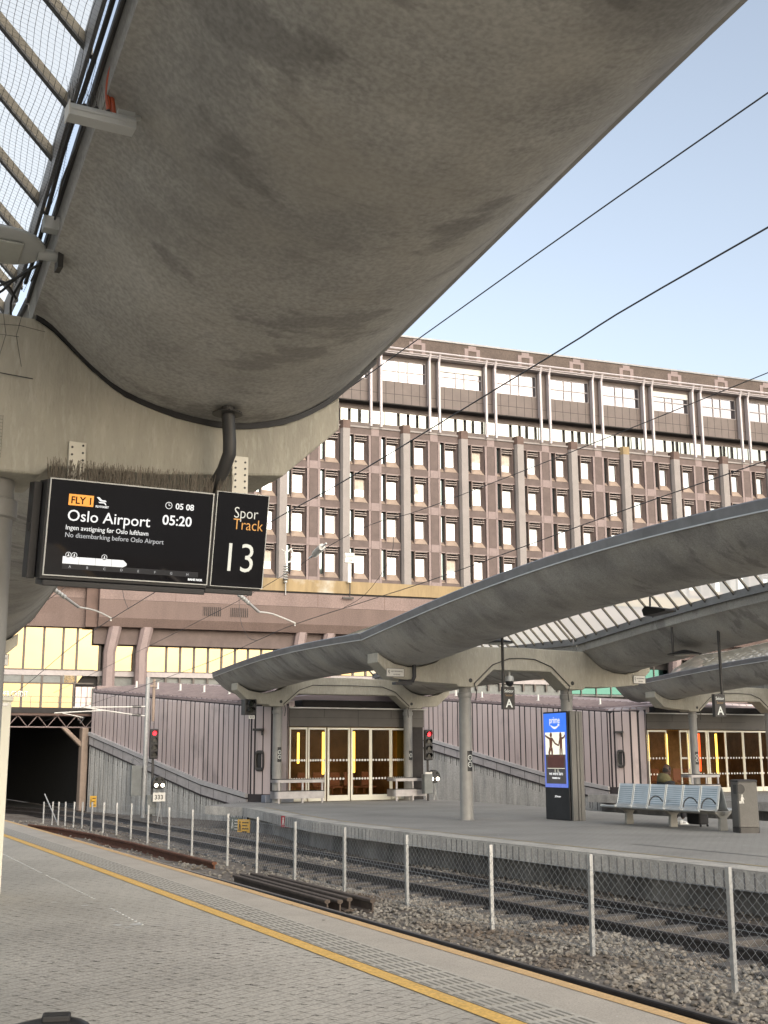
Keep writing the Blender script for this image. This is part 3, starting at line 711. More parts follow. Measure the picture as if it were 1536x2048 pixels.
m.loft([[(c[0]+r*math.cos(a),yT,c[1]+r*math.sin(a)) for r in (.019,.0225)] for a in [k*math.pi/12 for k in range(25)]],closed=False)
m.box(c[0]-.0015,c[0]+.0015,yT,yT+.001,c[1],c[1]+.014); m.box(c[0],c[0]+.010,yT,yT+.001,c[1]-.0015,c[1]+.0015); m.build('clock_icon','screen text',scr)
m=MB(); x=.108
for k in range(4):
    w=.099; 
    if k<3: m.box(x+k*.101,x+k*.101+w,yT,yT+.001,-.512,-.468)
    else: m.prism([(x+.303,-.512),(x+.375,-.512),(x+.397,-.500),(x+.398,-.488),(x+.375,-.468),(x+.303,-.468)],yT,yT+.001)
m.build('train_diagram','screen text',scr)
m=MB(); m.box(.108,.975,yT+.0008,yT+.0016,-.545,-.512); m.build('platform_band','screen shade',scr)
for k,ch in enumerate('ABCDEFGH'): text('lettering',ch,.022,'screen text dim',scr,(.155+k*.107,yT,-.537),align='CENTER')
for k,xx in enumerate((.140,.176,.362)):
    m=MB(); m.disc((xx,-.0032,-.458),.019,(0,-1,0),.0006,18); m.build('service_icon','screen black',scr)
    m=MB(); m.loft([[(xx+r*math.cos(a),-.0042,-.458+r*math.sin(a)) for r in (.0150,.0178)] for a in [q*math.pi/10 for q in range(21)]],closed=False)
    m.box(xx-.002,xx+.003,-.0042,-.0040,-.462,-.449); m.box(xx-.008,xx+.007,-.0042,-.0040,-.466,-.462); m.build('service_icon','screen text',scr)
text('lettering','BANE NOR',.019,'screen text',scr,(1.005,yT,-.567),align='RIGHT',fat=.0008)
bristles(D,-.01,1.04,.0,.03,560,1)
m=MB()
for i in range(95): m.ball((i*.0109,.03,.008),(.005,.02,.006),6,4)
m.build('spike_base','light grey metal',D)
for k,xx in enumerate((.19,)):
    m=MB(); m.box(xx-.055,xx+.055,.195,.215,-.02,.30); pl_=m.build('hanger_plate','hanger',D,bevel=.004)
    m=MB()
    for r_ in range(6):
        for s_ in (-1,1): m.disc((xx+s_*.034,.195,.03+.048*r_+.008*s_),.0075,(0,-1,0),.004,8)
    m.build('bolt','dark steel',pl_)
K=thing('track_sign','black glossy Spor Track 13 sign board beside the departure board','track sign',S(2.457,7.2,3.293))
ts=face(K,'sign_face',.352,.612,0,'screen black')
m=MB()
for x0,x1,z0,z1 in ((-.005,.357,.0,.004),(-.005,.357,-.616,-.612),(-.005,0,-.612,0),(.352,.357,-.612,0)): m.box(x0,x1,-.004,.016,z0,z1)
f2=m.build('sign_frame','light grey metal',K); f2.rotation_euler=(R(10),0,0)
m=MB(); m.box(-.02,.35,.013,.24,-.63,-.01); m.box(-.03,.30,.02,.22,-.665,-.632); h2=m.build('housing','black metal',K,bevel=.006); h2.rotation_euler=(R(10),0,0)
text('lettering','Spor',.104,'sign text',ts,(.118,yT,-.160),fat=-.001,sx=.86)
text('lettering','Track',.104,'screen amber',ts,(.118,yT,-.236),fat=-.001,sx=.86)
text('lettering','13',.27,'sign text',ts,(.175,yT,-.512),align='CENTER',fat=-.0015,sx=.90)
bristles(K,.0,.12,.0,.03,30,4)
m=MB(); m.box(.155,.27,.175,.195,-.04,.30); p2=m.build('hanger_plate','hanger',K,bevel=.004)
m=MB()
for r_ in range(6):
    for s_ in (-1,1): m.disc((.212+s_*.034,.175,.04+.044*r_),.0075,(0,-1,0),.004,8)
m.build('bolt','dark steel',p2)
# ---------------------------------------------------------------- lamps and cables under the near canopy
LM=thing('strip_lamp','grey strip lamp with wire spikes bolted to the inner edge of the near trough','lamp',S(1.105,4.95,4.43))
m=MB(); m.prism([(-.05,-.03),(.03,-.03),(.04,-.005),(.03,.03),(-.035,.034),(-.05,.012)],-.165,.135,'x'); m.box(-.16,.13,-.054,-.049,-.004,.006); bd=m.build('lamp_body','light grey metal',LM,bevel=.004)
m=MB(); m.box(-.171,-.166,-.054,.044,-.034,.038); m.build('end_cap','white paint',LM)
m=MB(); m.box(.06,.14,.0,.03,.03,.08); m.tube([(.11,.02,.05),(.17,.04,.08)],.014,8); m.build('bracket','lamp grey',LM)
m=MB(); rn=random.Random(9)
for k in range(26):
    x=rn.uniform(-.16,.05); m.tube([(x,.0,.05),(x+rn.uniform(-.03,.03),rn.uniform(-.03,.03),.05+rn.uniform(.07,.13))],.0009,3,False)
for k in range(4): m.ball((-.15+k*.055,0,.056),(.012,.015,.006),6,4)
m.build('bird_spikes','dark steel',LM)['kind']='stuff'
OL=thing('oval_lamp','grey oval street-type lamp reaching in from the left beside the netted glass','lamp',S(.925,6.6,4.45))
rings=[]
for t_,w,h in ((-.36,.05,.03),(-.31,.12,.05),(-.2,.16,.065),(-.02,.168,.07),(.10,.155,.065),(.17,.125,.058),(.212,.085,.048),(.232,.05,.04),(.24,.035,.034)):
    rings.append([(t_,w*math.cos(a),.012+h*(math.sin(a) if math.sin(a)>0 else .55*math.sin(a))) for a in [k*math.pi/10 for k in range(20)]])
m=MB(); m.loft(rings); lb=m.build('lamp_body','lamp grey',OL,smooth=50); lb.rotation_euler=(R(-14),0,0)
m=MB(); m.box(-.26,.11,-.10,.10,-.036,-.02); le=m.build('lens','lamp lens',OL,bevel=.01); le.rotation_euler=(R(-14),0,0)
m=MB(); m.tube([(.20,0,0),(.25,0,-.0),(.32,0,.0)],[.04,.034,.034],14); m.build('arm','lamp grey',OL,smooth=40)
m=MB(); m.box(.31,.34,-.05,.05,-.08,.08); m.tube([(.325,-.055,.05),(.325,.055,.05)],.012,6); m.build('bracket','dark steel',OL)
def cable(name,label,pts,r,mat,group=None,n=6):
    p0=pts[0]; m=MB(); q=smoothcurve(pts,4); m.tube([(a-p0[0],b-p0[1],c-p0[2]) for a,b,c in q],r,n); o=m.build(name,mat,rz=STN,loc=S(*p0),smooth=60); return tag(o,label,'cable',group)
def lipz(u): return .55*max(0,math.cos(min(1,abs(u+1.3)/9.0)*math.pi/2))
def lipv(u): return interp(NEARC,u)+1.86
cable('cable','thick black cable run along the inner edge of the near trough beside the glass',[(lipv(u)-.035+.008*math.sin(u*3),u,4.50+lipz(u)) for u in (7.3,6.9,6.3,5.7,5.1,4.5,3.9,3.2)],.0125,'rubber')
cable('cable','thin grey cable tied beside the thick black one on the trough edge',[(lipv(u)+.005+.015*math.sin(u*5),u,4.47+lipz(u)) for u in (7.2,6.8,6.4,6.0,5.5,5.0,4.4,3.8)],.007,'dark steel')
cable('red_cable','outer of two orange-red cables looping down to the strip lamp',[(1.14,5.0,4.45),(1.14,5.023,4.523),(1.13,5.028,4.623),(1.13,4.987,4.71),(1.15,4.919,4.759),(1.17,4.892,4.719)],.012,'orange cable')
cable('red_cable','inner of two orange-red cables looping down to the strip lamp',[(1.165,4.99,4.45),(1.16,5.009,4.522),(1.15,5.024,4.626),(1.15,4.98,4.692),(1.16,4.905,4.708),(1.18,4.917,4.69)],.010,'orange cable')
for i in range(4):
    cable('loose_cable',['black loose cable sagging across the top of the sign beam','thin black cable loop beside the trough corner above the beam','thin drooping cable end left of the trough corner','dark cable rising steeply at the trough corner above the beam'][i],
      [[(.75,7.4,4.42),(.95,7.3,4.45),(1.1,7.15,4.50),(1.2,6.9,4.52)],[(.85,7.42,4.41),(.92,7.35,4.49),(1.05,7.3,4.52),(1.14,7.35,4.44)],[(.9,7.4,4.42),(1.02,7.3,4.44),(1.1,7.25,4.52),(1.16,7.1,4.55)],[(1.13,7.45,4.36),(1.12,7.38,4.46),(1.17,7.1,4.56),(1.2,6.8,4.6)]][i],.008,'rubber')
jb=MB(); jb.box(-.05,.05,-.04,.04,-.04,.04); tag(jb.build('junction_box','lamp grey',rz=STN,loc=S(1.17,6.45,4.57),bevel=.005),'small pale junction box beside the oval lamp arm on the trough edge','junction box')
# ================================================================ escalator halls clad in ribbed metal
def hall(v0, label, farv=-3.0, farlen=11.6, wide=0.0, rise=.50):
    """v0 = front left corner of the hall across the tracks; it climbs away from the platforms"""
    u0=41.4; T=thing('escalator_hall',label,'hall',S(v0,u0,0)); T['group']='ribbed metal escalator halls'
    # left wall path in local (x across, y along): far end, corner, rounded front corner, door jamb
    path=[(farv*1.001,farlen*1.004),(farv,farlen),(0,0)]
    path+= [(.02,-.12),(.30,-.55),(.62,-.92),(.86,-1.05),(.95,-1.15),(1.0,-1.35)]
    L=[0]
    for a,b in zip(path,path[1:]): L.append(L[-1]+math.hypot(b[0]-a[0],b[1]-a[1]))
    def at(d):
        for i in range(len(L)-1):
            if d<=L[i+1]+1e-9:
                t=(d-L[i])/(L[i+1]-L[i]); a,b=path[i],path[i+1]
                dx,dy=b[0]-a[0],b[1]-a[1]; q=math.hypot(dx,dy); return (lerp(a[0],b[0],t),lerp(a[1],b[1],t)),(dx/q,dy/q)
        return path[-1],(dx/q,dy/q)
    Lc=L[2]
    def ztop(d): return 3.55+max(0,(Lc-d))/12.0*.98
    def zbot(d): return .06+max(0,(Lc-d))/12.0*2.60 if d<Lc else .28
    m=MB(); d=0.0; wid=.335; k=0
    while d<L[-1]-.05:
        w=min(wid,L[-1]-d)
        if d<Lc<d+w: w=Lc-d
        gap=.11 if (k%3==0) else .05
        pr=[]
        for dd in (d+gap/2, d+w-gap/2):
            (x,y),(tx,ty)=at(min(dd,L[-1])); nx,ny=(ty,-tx)      # outward: towards the tracks / viewer
            if nx*(-1)+ny*(-1)<0: nx,ny=-nx,-ny
            pr.append((x,y,nx,ny,dd))
        prof=[(0.0,0.0),(.075,.0),(.075,1.0)]
        # vertical profile of one rib: outer face, rounded shoulder into the roof
        rg=[]
        for (x,y,nx,ny,dd) in pr:
            zt=ztop(dd); zb=zbot(dd); o=.036
            pts=[(o,zb),(o,zt-.22),(o-.02,zt-.11),(o-.08,zt-.03),(o-.18,zt),(-.25,zt+.03),(-.25,zt-.15),(0,zt-.35),(0,zb)]
            rg.append([(x+nx*a,y+ny*a,z) for a,z in pts])
        m.loft(rg); d+=w; k+=1
    m.build('cladding','cladding',T)
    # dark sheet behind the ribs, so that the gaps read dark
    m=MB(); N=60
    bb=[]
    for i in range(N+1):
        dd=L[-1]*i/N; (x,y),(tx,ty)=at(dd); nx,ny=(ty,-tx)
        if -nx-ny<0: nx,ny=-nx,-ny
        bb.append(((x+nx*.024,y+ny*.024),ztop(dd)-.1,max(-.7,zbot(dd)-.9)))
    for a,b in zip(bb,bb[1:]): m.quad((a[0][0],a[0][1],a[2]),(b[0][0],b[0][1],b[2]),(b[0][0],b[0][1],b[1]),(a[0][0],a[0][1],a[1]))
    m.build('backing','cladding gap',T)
    # two trim bands along the foot of the cladding, then the concrete retaining wall
    def band(dz0,dz1,out,mat,name):
        m=MB(); rg=[]
        for dd in (0,Lc*.25,Lc*.5,Lc*.75,Lc):
            (x,y),(tx,ty)=at(dd*.9999); nx,ny=ty,-tx
            if -nx-ny<0: nx,ny=-nx,-ny
            z=zbot(dd); rg.append([(x+nx*a,y+ny*a,z+b) for a,b in ((0,dz0),(out,dz0),(out,dz1),(0,dz1))])
        m.loft(rg); return m.build(name,mat,T)
    band(-.13,.02,.15,'trim light','trim_rail'); band(-.19,-.13,.06,'cladding gap','trim_gap'); band(-.50,-.19,.09,'trim','trim_panels'); band(-.56,-.50,.11,'cladding gap','trim_foot')
    m=MB()
    for k in range(14):
        dd=Lc*(k+.5)/14; (x,y),(tx,ty)=at(dd); nx,ny=ty,-tx
        if -nx-ny<0: nx,ny=-nx,-ny
        z=zbot(dd); m.add([(x+nx*.093,y+ny*.093,z-.49),(x+tx*.025+nx*.093,y+ty*.025+ny*.093,z-.49),(x+tx*.025+nx*.093,y+ty*.025+ny*.093,z-.14),(x+nx*.093,y+ny*.093,z-.14)],[(0,1,2,3)])
    m.build('trim_joints','cladding gap',T)
    m=MB(); N=90
    for i in range(N):
        d0=Lc*1.0*i/N; d1=Lc*(i+1)/N-.02
        q=[]
        for dd in (d0,d1):
            (x,y),(tx,ty)=at(min(dd,Lc*.9999)); nx,ny=ty,-tx
            if -nx-ny<0: nx,ny=-nx,-ny
            q.append((x,y,nx,ny,zbot(dd)-.45))
        o=.035+.02*(i%3==0)
        m.add([(q[0][0]+q[0][2]*o,q[0][1]+q[0][3]*o,-1.0),(q[1][0]+q[1][2]*o,q[1][1]+q[1][3]*o,-1.0),(q[1][0]+q[1][2]*o,q[1][1]+q[1][3]*o,q[1][4]),(q[0][0]+q[0][2]*o,q[0][1]+q[0][3]*o,q[0][4])],[(0,1,2,3)])
        m.add([(q[0][0],q[0][1],-1.0),(q[1][0],q[1][1],-1.0),(q[1][0],q[1][1],q[1][4]),(q[0][0],q[0][1],q[0][4])],[(0,1,2,3)])
    m.build('retaining_wall','wall concrete',T)
    # roof rising inwards from the wall head, with seams
    m=MB()
    for i in range(34):
        d0=Lc*i/34; d1=Lc*(i+1)/34-.03
        q=[]
        for dd in (d0,d1):
            (x,y),_=at(min(dd,Lc*.9999)); q.append((x,y,ztop(dd)))
        (xa,ya,za),(xb,yb,zb_)=q
        rg=[[(x+a,y-a*.0,z+b) for a,b in ((-.05,-.01),(1.6,.42*rise),(2.9,.74*rise),(5.6+wide,.70*rise),(6.4+wide,.3*rise),(6.4+wide,-.2),(0,-.2))] for x,y,z in q]
        m.loft(rg)
    m.build('roof','cladding roof',T)
    m=MB()
    for i in range(1,34):
        d0=Lc*i/34-.045; q=[]
        for dd in (d0,d0+.07):
            (x,y),_=at(min(dd,Lc*.9999)); q.append((x,y,ztop(dd)))
        m.loft([[(x+a,y,z+b) for a,b in ((-.04,.0),(1.6,.43*rise),(2.9,.75*rise),(2.9,.75*rise+.04),(1.6,.43*rise+.04),(-.04,.035))] for x,y,z in q])
    m.build('roof_seams','roof seam',T)
    m=MB()
    for i in range(6):
        (x,y),_=at(Lc*(.12+.15*i)); z=ztop(Lc*(.12+.15*i)); m.lathe([(.10,0),(.10,.03),(.045,.04),(.04,.30)],(x+1.2,y,z+.30*rise),10)
    m.build('vent_pipe','white paint',T,smooth=40)
    # solid core so that nothing shines through, right wall
    m=MB(); m.box(1.05,6.45+wide,-.6,.3,2.68,3.45); m.build('header','header',T,bevel=.01)
    m=MB(); m.box(1.0,6.5+wide,-1.36,-.62,2.66,3.32)
    m.build('header_panel','header',T)
    m=MB()
    for k in range(1,4): m.box(1.0+k*1.37,1.012+k*1.37,-1.364,-1.36,2.98 if k!=2 else 2.67,3.30)
    m.box(1.02,6.48,-1.364,-1.36,2.975,2.985); m.build('panel_joints','soffit dark',T)
    m=MB(); m.box(1.55,6.0+wide,-1.25,-.4,3.36,3.62); m.build('roof_box','soffit dark',T,bevel=.06)
    m=MB(); m.box(.98,6.6+wide,-1.44,-.6,3.30,3.345); m.build('roof_edge','flashing trim',T)
    m=MB(); m.box(5.75+wide,6.5+wide,-1.3,-.6,0,2.7); m.box(6.3+wide,6.55+wide,-1.2,11,-.9,3.5); m.build('jamb','soffit dark',T)
    # interior behind the doors
    m=MB(); xr=6.0+wide; m.quad((.9,2.4,0),(xr,2.4,0),(xr,2.4,2.7),(.9,2.4,2.7)); m.quad((.9,-1.3,2.66),(xr,-1.3,2.66),(xr,2.4,2.66),(.9,2.4,2.66)); m.quad((.95,-1.3,0),(.95,2.4,0),(.95,2.4,2.7),(.95,-1.3,2.7)); m.quad((xr,-1.3,0),(xr,2.4,0),(xr,2.4,2.7),(xr,-1.3,2.7)); m.quad((.9,-1.3,.012),(xr,-1.3,.012),(xr,2.4,.012),(.9,2.4,.012))
    m.build('interior','interior brown',T)
    m=MB(); yl=-1.0
    for j,(x,z0,z1) in enumerate(((1.72,1.35,2.45),(2.72,.95,2.48),(3.98,1.0,2.5),(5.52,.75,2.5))):
        m.tube([(x,yl+.5,z0),(x,yl+.5,z1)],.045,8)
    m.build('light_tube','yellow lamp',T)
    if wide:
        m=MB(); m.tube([(4.45,-.6,.9),(4.45,-.6,2.5)],.05,8); m.build('light_tube','red lamp tube',T)
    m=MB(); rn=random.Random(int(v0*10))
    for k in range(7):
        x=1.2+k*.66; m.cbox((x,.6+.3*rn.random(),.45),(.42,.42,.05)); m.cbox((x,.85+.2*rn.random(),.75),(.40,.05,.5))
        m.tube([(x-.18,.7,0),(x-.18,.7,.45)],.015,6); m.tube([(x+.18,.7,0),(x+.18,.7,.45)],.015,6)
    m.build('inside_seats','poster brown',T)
    # six glazed panels, the middle ones slide
    edges=[(1.03,1.72,0),(1.76,2.46,0),(2.50,3.40,-.05),(3.44,4.26,-.05),(4.28,5.10,0),(5.12,5.74,0)] if not wide else [(1.03,2.05,0),(2.75,3.2,0),(3.2,4.22,-.05),(4.26,5.28,-.05),(5.30,6.3,0),(6.32,7.3,0),(7.32,8.7,0)]
    for k,(a,b,dy) in enumerate(edges):
        y=-1.34+dy; fw=.075 if k in (2,3) else .05; m=MB()
        m.box(a,a+fw,y,y+.05,.02,2.62); m.box(b-fw,b,y,y+.05,.02,2.62); m.box(a+fw,b-fw,y+.002,y+.048,2.55,2.62); m.box(a+fw,b-fw,y+.002,y+.048,.02,.22)
        dr=m.build('glass_door','door frame',T,bevel=.006)
        m=MB(); m.mat('door glass').box(a+fw,b-fw,y+.02,y+.028,.22,2.55); m.mat('white paint'); n=6; x0,x1=a+fw+.05,b-fw-.05
        for z in (1.46,.80):
            for j in range(n):
                if k==2 and z<1 and j==n-1: continue
                m.disc((lerp(x0,x1,j/(n-1)),y+.017,z),.042,(0,-1,0),.002,12)
        m.build('pane',None,dr)
    m=MB(); m.box(.1,1.2,-1.4,-1.0,.0,.26); m.build('foot_trim','blue trim',T,bevel=.03)
    # oval wall niche, hood light and small notice on the rounded corner
    return T
hallA=hall(15.55,'left ribbed metal escalator hall with sliding glass doors at the end of the opposite platform')
hallB=hall(31.75,'right ribbed metal escalator hall with yellow and red lamps behind wide glass doors',wide=3.0,rise=.30)
def wallthing(name,label,cat,x,y,z,ang):
    t=thing(name,label,cat,S(x,y,z)); t.rotation_euler=(0,0,STN+ang); return t
def niche(v0,lab):
    t=wallthing('wall_niche','oval dark niche unit on the ribbed corner of the '+lab,'wall unit',v0+.24,40.92-.03,1.45,R(-42))
    m=MB(); rg=[]
    for y,s in ((.02,1),(-.10,1),(-.12,.92),(-.10,.72),(-.02,.70)):
        rg.append([(.17*s*(abs(math.cos(a))**.5)*(1 if math.cos(a)>0 else -1), y, .37*s*(abs(math.sin(a))**.5)*(1 if math.sin(a)>0 else -1)) for a in [k*math.pi/14 for k in range(28)]])
    m.loft(rg,cap=False); m.build('frame','dark steel',t,smooth=50)
    m=MB(); m.box(-.125,.125,-.02,-.01,-.30,.30); m.build('recess','black plastic',t)
    h=wallthing('wall_lamp','flat dark hood lamp above the niche of the '+lab,'lamp',v0+.24,40.9-.05,2.55,R(-42))
    m=MB(); m.box(-.22,.12,-.30,0,-.04,.04); m.build('hood','dark steel',h,bevel=.01)
    m=MB(); m.box(.02,.10,-.04,.02,-.20,-.02); m.build('bracket','dark steel',h)
niche(15.55,'left hall'); niche(31.75,'right hall')
t=wallthing('notice_box','small dark green box on the rounded corner of the left hall','box',15.55+.66,40.38,1.2,R(-55)); m=MB(); m.box(-.14,.14,-.10,-.02,-.25,.25); m.build('cover','green plate',t,bevel=.02); m=MB(); m.box(-.10,.10,-.104,-.101,-.2,.2); m.build('window','black plastic',t)
# ---------------------------------------------------------------- link block behind the halls
T=thing('link_building','long low ribbed metal link block seen behind the hall roofs','building',S(16,62,0)); m=MB(); k=0
x=0.0
while x<44:
    m.loft([[(xx,y,z) for y,z in ((.0,0),(.0,4.75),(.05,4.93),(.2,5.0),(3,5.2),(3,0))] for xx in (x+.03,x+.60)]); x+=.63
m.build('cladding','cladding',T); m=MB(); m.box(0,44,.06,3.0,0,4.7); m.build('backing','cladding gap',T)
# ---------------------------------------------------------------- tunnel portal, deck and truss
T=thing('tunnel_portal','dark railway tunnel mouth under the deck left of the ribbed hall','tunnel',S(4,54,-.72))
m=MB(); y1=46
m.quad((-14,0,0),(-14,y1,0),(-14,y1,4.1),(-14,0,4.1)); m.quad((8.7,-1.5,0),(7.9,y1,0),(7.9,y1,4.1),(8.7,-1.5,4.1)); m.quad((-14,0,4.1),(8.7,0,4.1),(7.9,y1,4.1),(-14,y1,4.1)); m.quad((-14,y1,0),(7.9,y1,0),(7.9,y1,4.1),(-14,y1,4.1)); m.quad((-14,1.5,.05),(7.9,1.5,.05),(7.9,y1,.05),(-14,y1,.05))
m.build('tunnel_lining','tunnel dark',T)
m=MB(); m.box(-30,9.6,-.5,46,4.12,4.42); m.build('deck','granite dark',T); m=MB(); m.box(-30,9.6,-.56,-.5,4.22,4.46); m.build('deck_edge','soffit dark',T)
m=MB(); zt,zb=4.12,3.62
for z in (zt,zb): m.tube([(-13,-.3,z),(8.7,-.3,z)],.03,6)
k=0; x=-13.0
while x<8:
    m.tube([(x,-.3,zt),(x+.42,-.3,zb),(x+.84,-.3,zt)],.024,5); x+=.84
m.build('truss','granite pink',T)
m=MB()
for k in range(18): m.tube([(-12+k*1.2,-.2,4.42),(-12+k*1.2,-.2,4.95)],.014,5)
for z in (4.95,4.70): m.tube([(-13,-.2,z),(8.8,-.2,z)],.012,5)
m.build('railing','grey panel',T)
m=MB(); m.box(8.25,8.55,-.5,.1,0,3.6); m.prism([(7.6,3.6),(8.25,3.0),(8.25,2.75),(7.35,3.6)],-.4,-.1,'y'); m.build('jamb_post','sill stone',T,bevel=.05)
m=MB()
for (x,y,z) in ((-1.6,12,1.45),(1.9,16,1.35),(4.9,20,1.25),(3.2,24,3.4),(3.6,26,3.0)): m.ball((x,y,z),(.07,.07,.045),8,5)
m.build('tunnel_lamp','tunnel lamp',T)
m=MB(); m.box(-13,-12.9,2,2.1,0,.1)
for (x,y) in ((-1.6,12),(1.9,16),(4.9,20)): m.tube([(x,y,0),(x,y,1.4)],.03,6)
m.build('lamp_post','dark steel',T)
# ================================================================ podium with gold glass, and the office block
FO=Vector((-.82,107.0,0))                                 # foot of the office front below photograph x = 750
def fthing(name,label,cat): return thing(name,label,cat,FO,FAC)
P=fthing('station_podium','pinkish granite podium with gold mirrored glass and slanting pillars','building')
FY=-4.0
def bx(name,mat,*boxes,par=P,bevel=0.0):
    m=MB()
    for b in boxes: m.box(*b)
    return m.build(name,mat,par,bevel=bevel)
m=MB(); m.prism([(FY+.35,11.9),(FY,12.6),(FY,14.05),(FY+2,14.05),(FY+2,11.9)],-25.0,75,'x'); m.build('fascia','fascia granite',P)
m=MB(); m.box(-25.0,75,FY+.02,FY+2,14.07,15.2); m.build('fascia_panels','fascia panel',P)
m=MB()
for k in range(17): m.box(-25+k*6.1,-24.96+k*6.1,FY+.012,FY+.02,14.08,15.2)
m.build('panel_joints','granite dark',P)
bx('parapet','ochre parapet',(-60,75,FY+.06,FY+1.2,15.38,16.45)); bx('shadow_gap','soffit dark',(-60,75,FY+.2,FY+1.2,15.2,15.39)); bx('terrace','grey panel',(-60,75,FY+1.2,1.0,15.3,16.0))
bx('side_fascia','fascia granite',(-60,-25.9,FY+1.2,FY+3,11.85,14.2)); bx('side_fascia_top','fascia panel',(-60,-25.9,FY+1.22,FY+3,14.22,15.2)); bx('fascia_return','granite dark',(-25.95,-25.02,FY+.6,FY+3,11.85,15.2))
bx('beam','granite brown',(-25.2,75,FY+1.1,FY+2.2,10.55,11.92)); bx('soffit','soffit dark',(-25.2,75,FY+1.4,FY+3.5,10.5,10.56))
for x in (-23.95,-21.4,-8.3,-5.8,29.4,31.9,45,47.5):
    m=MB()
    def oc(cx,z,w=.46,d=.5): return [(cx+a*w,FY+.75+b*d,z) for a,b in ((-1,-.45),(-.5,-1),(.5,-1),(1,-.45),(1,1),(-1,1))]
    m.loft([oc(x,6.9),oc(x,9.9)]); m.loft([oc(x+.003,9.9),oc(x+.38,11.93,.5,.52)])
    m.build('pillar','granite pink',P)
bx('plinth','granite pink',(-24.9,-18.9,FY+.05,FY+1.6,6.45,7.15),(-9.2,-4,FY+.05,FY+1.6,6.45,7.15),(28.5,49,FY+.05,FY+1.6,6.45,7.15),bevel=.05)
GY=FY+1.75
def panes(name,xs,z0,z1,mat,y=GY,thick=.07):
    for a,b in zip(xs,xs[1:]):
        m=MB(); t=random.Random(int(a*77)).uniform(-.006,.006)
        m.quad((a+.05,y,z0),(b-.05,y+t,z0),(b-.05,y+t+random.uniform(-.006,.006),z1),(a+.05,y,z1)); m.build(name,mat,P)
XL=[-38,-36.5,-35,-33.5,-32.0,-30.5,-29.0,-27.5,-26.4,-24.6]
panes('gold_pane',XL,8.45,11.83,'gold glass',y=GY+.02)
panes('gold_pane',[-23.5,-21.85],8.45,10.55,'gold glass')
XR=[-20.95,-19.2,-18.05,-16.9,-15.72,-14.57,-13.42,-12.3,-11.15,-10.0,-8.7]
panes('gold_pane',XR,8.45,10.55,'gold glass')
XQ=[-5.3+1.18*k for k in range(21)]; panes('gold_pane',XQ[:20],8.45,10.55,'gold glass')
panes('teal_pane',[18+1.6*k for k in range(24)],7.2,9.6,'teal pane')
m=MB()
for x in XL+XR+XQ+[-23.5,-21.85]: m.box(x-.085,x+.085,GY-.12,GY+.1,7.35,11.85 if x<-24 else 10.56)
for x in [18+1.6*k for k in range(24)]: m.box(x-.05,x+.05,GY-.08,GY,6.9,10.5)
m.build('mullions','mullion',P)
bx('transom','transom',(-60,60,GY-.14,GY+.1,8.0,8.40)); bx('spandrel','grey panel',(-60,-26.4,GY-.06,GY+.1,7.42,7.98),(-24.6,60,GY+.15,GY+.3,7.0,7.98)); bx('transom_rail','mullion',(-60,-25,GY-.16,GY-.1,8.40,8.50),(-60,-25,GY-.16,GY-.1,7.34,7.44),(-25,60,GY-.16,GY-.1,8.40,8.46))
panes('gold_pane',XL[:8]+[-26.5],3.2,7.34,'gold glass',y=GY+.04)
m=MB(); m.quad((-27.3,GY-.06,7.4),(-26.3,GY-.06,7.4),(-25.9,GY-.06,8.0),(-27.3,GY-.06,8.0)); m.build('gold_pane','gold glass',P)
bx('lower_mullions','mullion',*[(x-.085,x+.085,GY-.12,GY+.02,3.2,7.40) for x in XL[:8]+[-26.5]])
x=-26.4; m=MB()
while x<-18: m.box(x,x+.42,GY-.5,GY-.2,3,7.1); x+=.46
m.build('ribbed_bay','cladding',P); bx('green_panel','green plate',(-25.15,-24.75,GY-.53,GY-.51,3.2,7.0))
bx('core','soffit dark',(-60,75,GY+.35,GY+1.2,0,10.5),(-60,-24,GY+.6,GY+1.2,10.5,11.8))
text('lettering','PER CREDIT',.60,'white paint',P,(-32.0,GY-.12,6.3),fat=.012,sx=.62)
m=MB()
for x in (-16.6,-14.3):
    m.box(x,x+1.5,FY-.02,FY+.10,13.0,13.75)
m.build('vent_slots','soffit dark',P)
m=MB()
for x in (-16.6,-14.3,-29.5):
    for k in range(9): m.box(x+.03+k*.165,x+.10+k*.165,FY-.05 if x>-20 else FY+1.17,FY-.02 if x>-20 else FY+1.3,13.0,13.75)
m.build('vent_bars','fascia granite',P)
# yellow hoarding on the roof edge in front of the gold glass
T=fthing('hoarding','ochre yellow ribbed hoarding on the roof below the gold glass','hoarding'); m=MB(); x=-18.6
while x<-8: m.box(x,x+.62,FY-1.2,FY-1.05,5.6,7.0-(x+18.6)*.03); x+=.66
m.build('panels','yellow hoarding',T); m=MB(); m.box(-18.7,-8,FY-1.24,FY-1.0,7.0,7.12); m.build('rail','sill stone',T)
